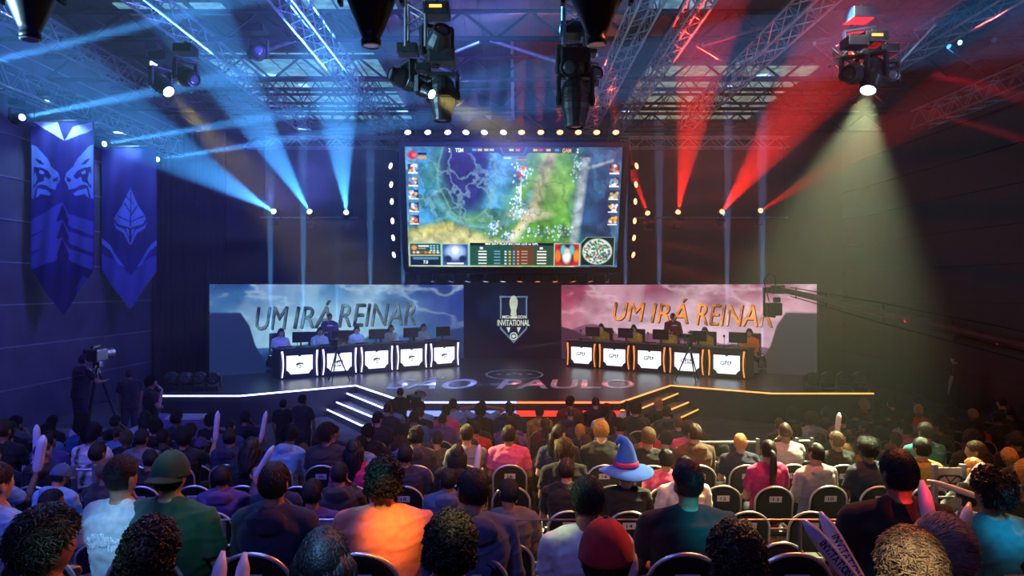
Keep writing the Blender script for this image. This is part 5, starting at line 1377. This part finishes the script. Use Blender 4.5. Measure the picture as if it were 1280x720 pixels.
tripod_cam(421, 470, 21.2, STAGE, 1.0, -.1, 'black camera tripod standing in front of the blue-side desks', .9)
tripod_cam(522, 520, 15.6, 0, .72, 0, 'camera on tripod silhouetted against the glowing stage edge, by the left steps', 1.15)
person((P(515,520,15.0).x-.25, 15.0, 0), .1, 'oper', 'tee', 'black', 'short', 'black', 'b', 'camera operator in black behind the tripod camera by the stage steps', None, .82)
# left camera position on a riser
pr = P(118, 530, 15.6)
o = MB().bbox((0,0,.3), (4.3,1.7,.1), .02).box((0,0,.13), (4.1,1.5,.24)).build('camera_platform', mat('platform_paint', (.16,.13,.24), .6, nscale=3, namt=.3), loc=(-8.3,15.6,0)); props(o, 'low violet platform for the camera crew at the left', 'platform')
tripod_cam(122, 500, 15.5, .35, 1.35, .1, 'broadcast camera on a tall tripod on the crew platform at the left', 1.1)
person((P(100,500,15.2).x, 15.2, .35), -.4, 'oper', 'tee', 'black', 'short', 'black', 'b', 'camera operator in black standing at the tall tripod on the left platform')
person((P(165,500,16.4).x, 16.3, 0), .6, 'stand', 'tee', 'black', 'short', 'black', 'b', 'crew person in black standing behind the left platform, between the tripod and drape', None, .96)
person((P(190,500,14.4).x, 14.35, 0), -1.2, 'host', 'tee', 'black', 'side', 'dark brown', 'a', 'crew person in black standing near the left stage end looking at a device')
person((P(352,500,13.8).x, 13.9, 0), .2, 'stand', 'tee', 'black', 'short', 'black', 'b', 'standing person in black at the left of the stage steps, the left one', None, .78)
person((P(378,500,13.6).x, 13.6, 0), -.3, 'stand', 'tee', 'charcoal', 'short', 'black', 'b', 'standing person in dark grey at the left of the stage steps, the right one', None, .86)
person((P(1194,500,19).x, 19, 0), .9, 'stand', 'tee', 'black', 'short', 'black', 'a', 'crew person standing in the dark beside the right stage end')
b = MB().bbox((0,0,.5), (.85,.5,1.0), .03).build('crate', mat('crate_paint', (.22,.16,.35), .6, nscale=4, namt=.25), loc=(P(229,540,13.9).x, 14.1, 0)); props(b, 'violet box stand by the left stage end with a white lid', 'crate')
MB().bbox((0,0,1.03), (.7,.45,.05), .01).build('crate_lid', M_WHITE, b)
b = MB().bbox((0,0,.21), (.42,.30,.42), .02).bbox((0,0,.44), (.2,.04,.03), .01).build('equipment_case', mat('case_paint', (.3,.28,.45), .5, nscale=4, namt=.25), loc=(-7.6,15.7,.36)); props(b, 'small grey equipment case standing on the left crew platform', 'case')
# stage floor washes (rows of round lamps lying on the deck ends)
def floor_lamp_row(pxs, y, depth, lens, side):
    for i, x in enumerate(pxs):
        p = P(x, y, depth); p.z = STAGE
        t = empty('moving_wash_light', p); props(t, 'round dark wash lamp at the %s end of the stage, %s from the stage edge' % (side, ORD[i if side == 'left' else len(pxs)-1-i]), 'stage light', 'wash lamps on the stage ends')
        MB().bbox((0,0,.06), (.34,.3,.12), .02).build('base', M_BLACK, t)
        yk = MB()
        for s_ in (-1, 1): yk.bbox((s_*.19,0,.26), (.035,.1,.32), .01)
        yk.build('yoke', M_BLACK, t)
        MB().lathe([(.001,-.16),(.1,-.16),(.16,-.08),(.17,.08),(.16,.12),(.001,.1)], 20, (0,0,.34), Matrix.Rotation(PI/2, 3, 'X')).build('lamp_head', M_BLACKPL, t, smooth=True)
        q = MB()
        for k in range(7):
            a = 2*PI*k/6; r_ = 0 if k == 6 else .09; q.lathe([(.001,0),(.03,0),(.001,.02)], 10, (r_*math.cos(a), -.125, .34+r_*math.sin(a)), Matrix.Rotation(PI/2, 3, 'X'))
        q.build('lens', L_OFF, t)
floor_lamp_row([215,233,250,267], 480, 19.2, None, 'left')
floor_lamp_row([1014,1034,1054,1074], 480, 19.2, None, 'right')
# jib crane on the right
j0 = P(1300,437,11.5); j1 = P(972,361,17.0); dj = j1-j0
cr = empty('camera_crane', j0); props(cr, 'long camera crane arm reaching in from the right edge over the pink LED wall', 'camera crane')
cr_b = MB().tube([V((0,0,0)), dj], [.10,.06], 10); cr_b.build('boom', mat('crane_paint', (.10,.035,.03), .5, .3, nscale=4, namt=.3), cr)
u = MB()
for s_ in (-1, 1):
    u.tube([V((0,0,.24*s_)), dj*.5+V((0,0,.20*s_)), dj*.93+V((0,0,.10*s_))], .012, 6)
for t_ in (.25,.5,.75,.9): u.tube([dj*t_+V((0,0,.22-.1*t_)), dj*t_-V((0,0,.22-.1*t_))], .014, 6)
u.build('tension_cables', M_BLACK, cr)
hd = MB().bbox(dj+V((0,0,-.02)), (.3,.2,.2), .03).bbox(dj+V((-.22,0,-.03)), (.12,.12,.14), .02); pz = dj+V((-.30,0,-.28))
hd.bbox(dj+V((-.30,0,-.02)), (.1,.1,.1), .02).tube([dj+V((-.32,0,0)), pz+V((-.02,0,-.35))], .03, 8).tube([pz+V((-.02,0,-.35)), pz+V((.25,0,-.38))], .025, 8)
hd.tube([dj+V((-.05,0,.08)), dj+V((-.05,0,.28)), dj+V((-.2,0,.36)), dj+V((-.33,0,.2)), dj+V((-.2,0,-.3))], .012, 6)
hd.build('remote_head', M_BLACK, cr)
cc_ = MB().bbox(pz+V((.18,0,-.2)), (.34,.4,.30), .04).lathe([(.001,0),(.08,0),(.1,.16),(.001,.16)], 16, pz+V((.10,-.2,-.16)), Matrix.Rotation(PI/2, 3, 'X')).bbox(pz+V((.28,0,.02)), (.14,.14,.12), .02); cc_.build('camera_body', M_BLACKPL, cr)
for i, (x, y, t_) in enumerate(((1160,408,.43),(1253,429,.13))):
    MB().ell(dj*t_+V((0,-.14,-.05)), (.035,.035,.045), None, 10, 6).build('tally_light', emis_mat('tally_red', (1,.03,.05), .8), cr)
p0 = V((j0.x+.9, j0.y-.9, 0)); bz = MB()
MB().tube([V((.9,-.9,-j0.z)), V((.35,-.4,-.1))], .09, 10).build('pedestal', M_BLACK, cr)
MB().tube([V((0,0,0)), -dj*.22], [.10,.11], 10).build('boom_tail', M_BLACK, cr)

# ---------------------------------------------------------------- thunder sticks, rails and small things
def stick(a, b, r, label, printed=False):
    a, b = V(a), V(b); far = a.y > 5; d = (b-a).normalized()*max((b-a).length, .36 if far else .55); a = b-d; n = 9
    if far:                       # somebody close by raises a hand and holds it
        best = None; ps = POSES['raise']
        for nm, g in PARG.items():
            if nm in USED or g['hat'] or not (g['group'] or '').startswith('audience'): continue
            hw = g['loc']+Matrix.Rotation(g['rz'], 3, 'Z') @ (ps.hd[1]*g['scale']); e = (hw-a)
            sc_ = math.hypot(e.x, e.z*.3)+abs(e.y)*.8
            if best is None or sc_ < best[0]: best = (sc_, nm, hw)
        g = PARG.pop(best[1]); o_ = bpy.data.objects[best[1]]
        for c in list(o_.children_recursive): bpy.data.objects.remove(c)
        bpy.data.objects.remove(o_); g['pose'] = 'raise'; q_ = person(**g); USED.add(q_.name)
        a = best[2]+V((0,0,-.02)); up_ = V((0,0,1)); d = (d.normalized()+up_*.6).normalized()*.42; a = a-d*.12
    pts = [a+d*(k/n) for k in range(n+1)]; rs = [r*.25]+[r*.86]+[r]*(n-3)+[r*.86, r*.25]
    t = MB().tube([p-a for p in pts], rs, 16).mesh('inflatable_stick', M_STICK, True)
    o = link('inflatable_stick', t, loc=a); props(o, label, 'inflatable stick', 'inflatable cheering sticks')
    if printed:
        me = fit(text_mesh('INVITATIONAL', .1, M_INK, .001, bold=.002), .22, r*1.0)
        x = -d.normalized() if d.x < 0 else d.normalized(); back = V((0,-1,0)); y = (back-x*back.dot(x)).normalized(); z = y.cross(x)
        if z.z < 0: z = -z
        for v in me.vertices:
            an_ = v.co.z/r; rr_ = r*1.07-v.co.y*.5; v.co = x*v.co.x+y*(rr_*math.cos(an_))+z*(rr_*math.sin(an_))
        q = link('stick_print', me, None, o); q.location = d*.62
    return o
STK = [((1050,706),(1004,650),2.9,2.9,.032,'pale blue printed inflatable stick at lower right, the left of the pair',True),
       ((1053,690),(1025,640),3.0,3.05,.032,'pale violet printed inflatable stick at lower right, the right of the pair',True),
       ((1162,650),(1152,600),3.6,3.65,.035,'blue inflatable stick upright beside the red-lit neck',False),
       ((1203,665),(1212,628),3.6,3.65,.03,'blue inflatable stick between the two big dark heads at the right',False),
       ((270,740),(279,688),2.7,2.75,.030,'white inflatable stick at bottom left, the left of the pair',False),
       ((300,745),(306,690),2.75,2.8,.030,'white inflatable stick at bottom left, the right of the pair',False),
       ((657,600),(662,576),7.6,7.6,.032,'white inflatable stick held upright in the centre of the crowd',False),
       ((282,573),(301,556),7.0,7.0,.032,'white inflatable stick held slanted in the left crowd',False),
       ((244,553),(246,540),9.0,9.0,.035,'pale inflatable stick beside the navy hoodie at left',False),
       ((353,548),(356,538),9.5,9.5,.03,'small white inflatable stick near the light blue hoodie',False),
       ((25,576),(29,562),7.0,7.0,.05,'pale blue inflatable stick held at the far left edge',False),
       ((67,560),(67,552),8.6,8.6,.04,'white inflatable stick end behind the purple hoodie',False),
       ((1196,612),(1160,600),4.8,4.8,.02,'pinkish inflatable stick lying across knees at the right',False),
       ((1272,570),(1284,560),6.0,6.0,.05,'violet inflatable stick at the right edge',False),
       ((1012,540),(1014,528),10.2,10.2,.035,'small pale inflatable stick in the right crowd',False)]
for (a, b, d1, d2, r, lab, pr_) in STK: stick(P(a[0],a[1],d1), P(b[0],b[1],d2), r, lab, pr_)
# rail in front of the raised rear rows
rl = empty('guard_rail', (0, 5.25, 1.2)); props(rl, 'thin metal guard rail in front of the raised rear rows', 'rail')
MB().tube([(-4.2,0,.66),(4.2,0,.66)], .007, 8).build('top_bar', M_RAIL, rl)
for x in (-4.2,-2.1,0,2.1,4.2): MB().tube([(x,0,0),(x,0,.66)], .014, 8).build('post', M_RAIL, rl)
def barrier(px0, px1, ytop, ybot, d, label, panel=False):
    a = P(px0,ytop,d); wd = (px1-px0)*d/F; hh = (ybot-ytop)*d/F; zf = floor_z(d)
    t = empty('barrier', (a.x, d, zf)); props(t, label, 'barrier'); Z = a.z-zf
    for x in (0, wd): MB().bbox((x,0,Z/2), (.05,.05,Z), .008).build('post', M_RAIL, t)
    MB().tube([(0,0,Z-.05),(wd,0,Z-.05)], .018, 8).build('bar', M_RAIL, t); MB().tube([(0,0,Z-.32),(wd,0,Z-.32)], .014, 8).build('bar', M_RAIL, t)
    if panel:
        MB().bbox((wd/2,-.02,Z-.14), (wd-.04,.012,.22), .004).build('sign_board', mat('sign_board', (.42,.40,.34), .6, nscale=5, namt=.15), t)
        q = MB().tube([(wd/2+.07*math.cos(x)*1.6, -.03, Z-.14+.05*math.sin(x*1.0)*(1+.3*math.cos(2*x))) for x in [2*PI*k/16 for k in range(16)]], .008, 6, closed=True)
        q.tube([(wd/2-.16,-.03,Z-.16),(wd/2-.05,-.03,Z-.10),(wd/2,-.03,Z-.17),(wd/2+.06,-.03,Z-.11),(wd/2+.16,-.03,Z-.15)], .008, 6); q.build('sign_emblem', M_INK, t)
barrier(93, 119, 581, 620, 7.7, 'metal barrier frame left of the broad pale shirt')
barrier(996, 1015, 547, 580, 9.6, 'pale metal barrier frame right of the magenta shirt')
barrier(1168, 1203, 580, 612, 6.9, 'metal barrier with a pale board and dark diamond emblem at the right', True)
barrier(864, 947, 548, 590, 9.65, 'thin metal barrier beside the bleached hair')

# ---------------------------------------------------------------- haze and washes
def area(pos, tgt, sz, c, e, spread=180):
    l = bpy.data.lights.new('wash_light', 'AREA'); l.energy = e; l.color = c; l.size = sz; l.spread = math.radians(spread)
    o = bpy.data.objects.new('wash_light', l); COL.objects.link(o); o.location = pos
    o.rotation_euler = (V(tgt)-V(pos)).to_track_quat('-Z', 'Y').to_euler(); return o
hz = bpy.data.materials.new('haze'); hz.use_nodes = True; hz.cycles.volume_sampling = 'EQUIANGULAR'; nt = hz.node_tree; nt.nodes.remove(nt.nodes['Principled BSDF'])
vs = nt.nodes.new('ShaderNodeVolumeScatter'); vs.inputs['Density'].default_value = .0075; vs.inputs['Anisotropy'].default_value = 0
nt.links.new(vs.outputs[0], nt.nodes['Material Output'].inputs['Volume'])
y0, y1 = 8.0, YB-.02
props(MB().box((.4, (y0+y1)/2, ZR/2-.03+.1), (XR-XL-.1, y1-y0, ZR-.3)).build('haze', hz), kind='stuff')
# pencil beams from floor lamps behind the desks
for i, (x, sd) in enumerate([(338,0),(379,0),(421,0),(463,0),(504,0),(782,1),(824,1),(866,1),(909,1),(953,1)]):
    yy = 22.6+abs(x-338)*.0267 if sd == 0 else 22.6+abs(953-x)*.0267
    p = V(((x-640)*yy/F, yy, STAGE)); side = 'blue' if sd == 0 else 'red'
    moving_head(p+V((0,0,.42)), p+V((0,0,6)), L_BLUE if sd == 0 else L_VIO, 'floor lamp with a thin upright beam behind the %s-side desks, %s from the outer end' % (side, ORD[i if sd == 0 else 9-i]), .6, False, 'upright beam lamps on the stage floor')
    spot(p+V((0,0,.66)), p+V((0,0,9)), 3.2, (.12,.42,1) if sd == 0 else (.25,.45,1), 420000 if sd == 0 else 240000, .3, .04)
# violet wash of the left side of the hall and the ceiling
spot((1, 11.5, ZR-.8), (-12, 21, 4.5), 75, (.11,.08,1), 6500, 1, .3)
spot((-3, 11.5, H+1.5), (-8, 18, ZR), 85, (.12,.14,1), 5200, 1, .3)
spot((0, 12.5, H+2), (-1.5, 24, ZR+1), 70, (.13,.13,1), 4200, 1, .3)
spot((4, 12.5, H+2), (6, 22, ZR), 70, (1,.04,.03), 1200, 1, .3)
# banner lamps
for x, y, d, e in ((78,150,18,500),(162,178,21.5,380)):
    p = P(x,y,d); spot(p+V((0,-.62,.36)), p+V((0,.0,-1.5)), 95, (.35,.75,1), e*1.0, .8, .05)
# stage washes
spot((-3, 8, ZR-.8), (-3.5, 22, STAGE), 34, (.12,.3,1), 11000, 1, .2)
spot((5, 8, ZR-.8), (4.2, 22, STAGE), 34, (.9,.85,.95), 3200, 1, .2)
spot((8.5, 16, ZR-1.2), (8.2, 22.5, STAGE), 22, (1,.02,.02), 1500, .5, .1)

# audience washes
spot((-8, -1, 8.3), (-6, 8.5, 1), 72, (.15,.13,1), 3000, 1, .3)
spot((-2, -2, 8.3), (-1, 7, 1), 62, (.20,.24,1), 650, 1, .3)
spot((4.5, 7.6, 9.2), (1.8, 5.2, 1.2), 100, (1,.22,.06), 2800, 1, .25)
spot((-3, 7.6, 9.2), (-3.5, 5.2, 1.2), 90, (.2,.35,1), 1100, 1, .25)
spot((3.5, 14.8, 8.6), (2.2, 11, 1.2), 60, (1,.28,.08), 2600, 1, .25)
spot((6, -1.5, 8), (5.5, 9.5, 1), 64, (1,.42,.15), 900, 1, .3)
spot((1, -1.5, 8.4), (.8, 10.6, 1.2), 28, (1,.46,.13), 2300, 1, .2)
def hot(x, y, d, ang, c, e, src=(0,-1.6,7.6)):
    spot(src, P(x,y,d), ang, c, e, 1, .05)
hot(492,665,4.0, 3.2, (1,.36,.02), 7000); hot(128,655,4.0, 4.2, (.30,.75,1), 3200, (-1,-1.6,7.6)); hot(190,640,4.0, 9, (.3,.5,1), 250, (-1,-1.6,7.6))
hot(888,668,4.1, 3.6, (.02,.75,1), 4200, (1,-1.6,7.6)); hot(575,650,2.6, 1.8, (1,.82,.25), 3500); hot(922,688,2.7, 2.2, (1,.9,.55), 8000, (1,-1.6,7.6))
hot(1150,690,2.2, 2.6, (1,.9,.6), 4500, (1,-1.6,7.6)); hot(700,655,3.9, 1.8, (.9,1,.35), 3200); hot(720,608,3.9, 1.4, (.4,1,.4), 2500); hot(1215,670,3.1, 5, (.02,.6,1), 3200, (1,-1.6,7.6))
hot(70,650,2.3, 4, (.5,1,.8), 2500, (-1,-1.6,7.6)); hot(410,690,2.5, 3, (.2,.5,1), 3000); hot(462,600,4.0, 2.0, (.2,1,.7), 1500); hot(205,575,4.1,1.6,(.4,1,.8),900); hot(250,640,4.0,4,(.2,1,.5),900)

spot((1.2, 20.5, H+3.2), (3.4, 17.4, ZR), 55, (1,.16,.02), 2600, .8, .1)  # added spot for the orange glow on the roof, no fixture built
spot((-1.5, 20.5, H+3.2), (-1.6, 17.4, ZR), 55, (.45,.42,1), 1800, .8, .1)  # added spot for the violet-white roof glow, also without a fixture
spot((-7, 6.5, H+2.5), (3.5, 14, ZR-1), 60, (.35,.7,1), 5000, .8, .1)  # added unseen key spot that puts cool highlights on the trusses
spot((9.5, 6.5, H+2.5), (-3.5, 15, ZR-1), 50, (.45,.5,1), 1500, .8, .1)  # second unseen spot added for the truss edges, from the right

hot(1118,642,3.9, 1.7, (1,.04,.05), 3500, (3,-1.6,6)); hot(1255,670,3.9,2.5,(.02,.55,1),3000,(2,-1.6,7.6))
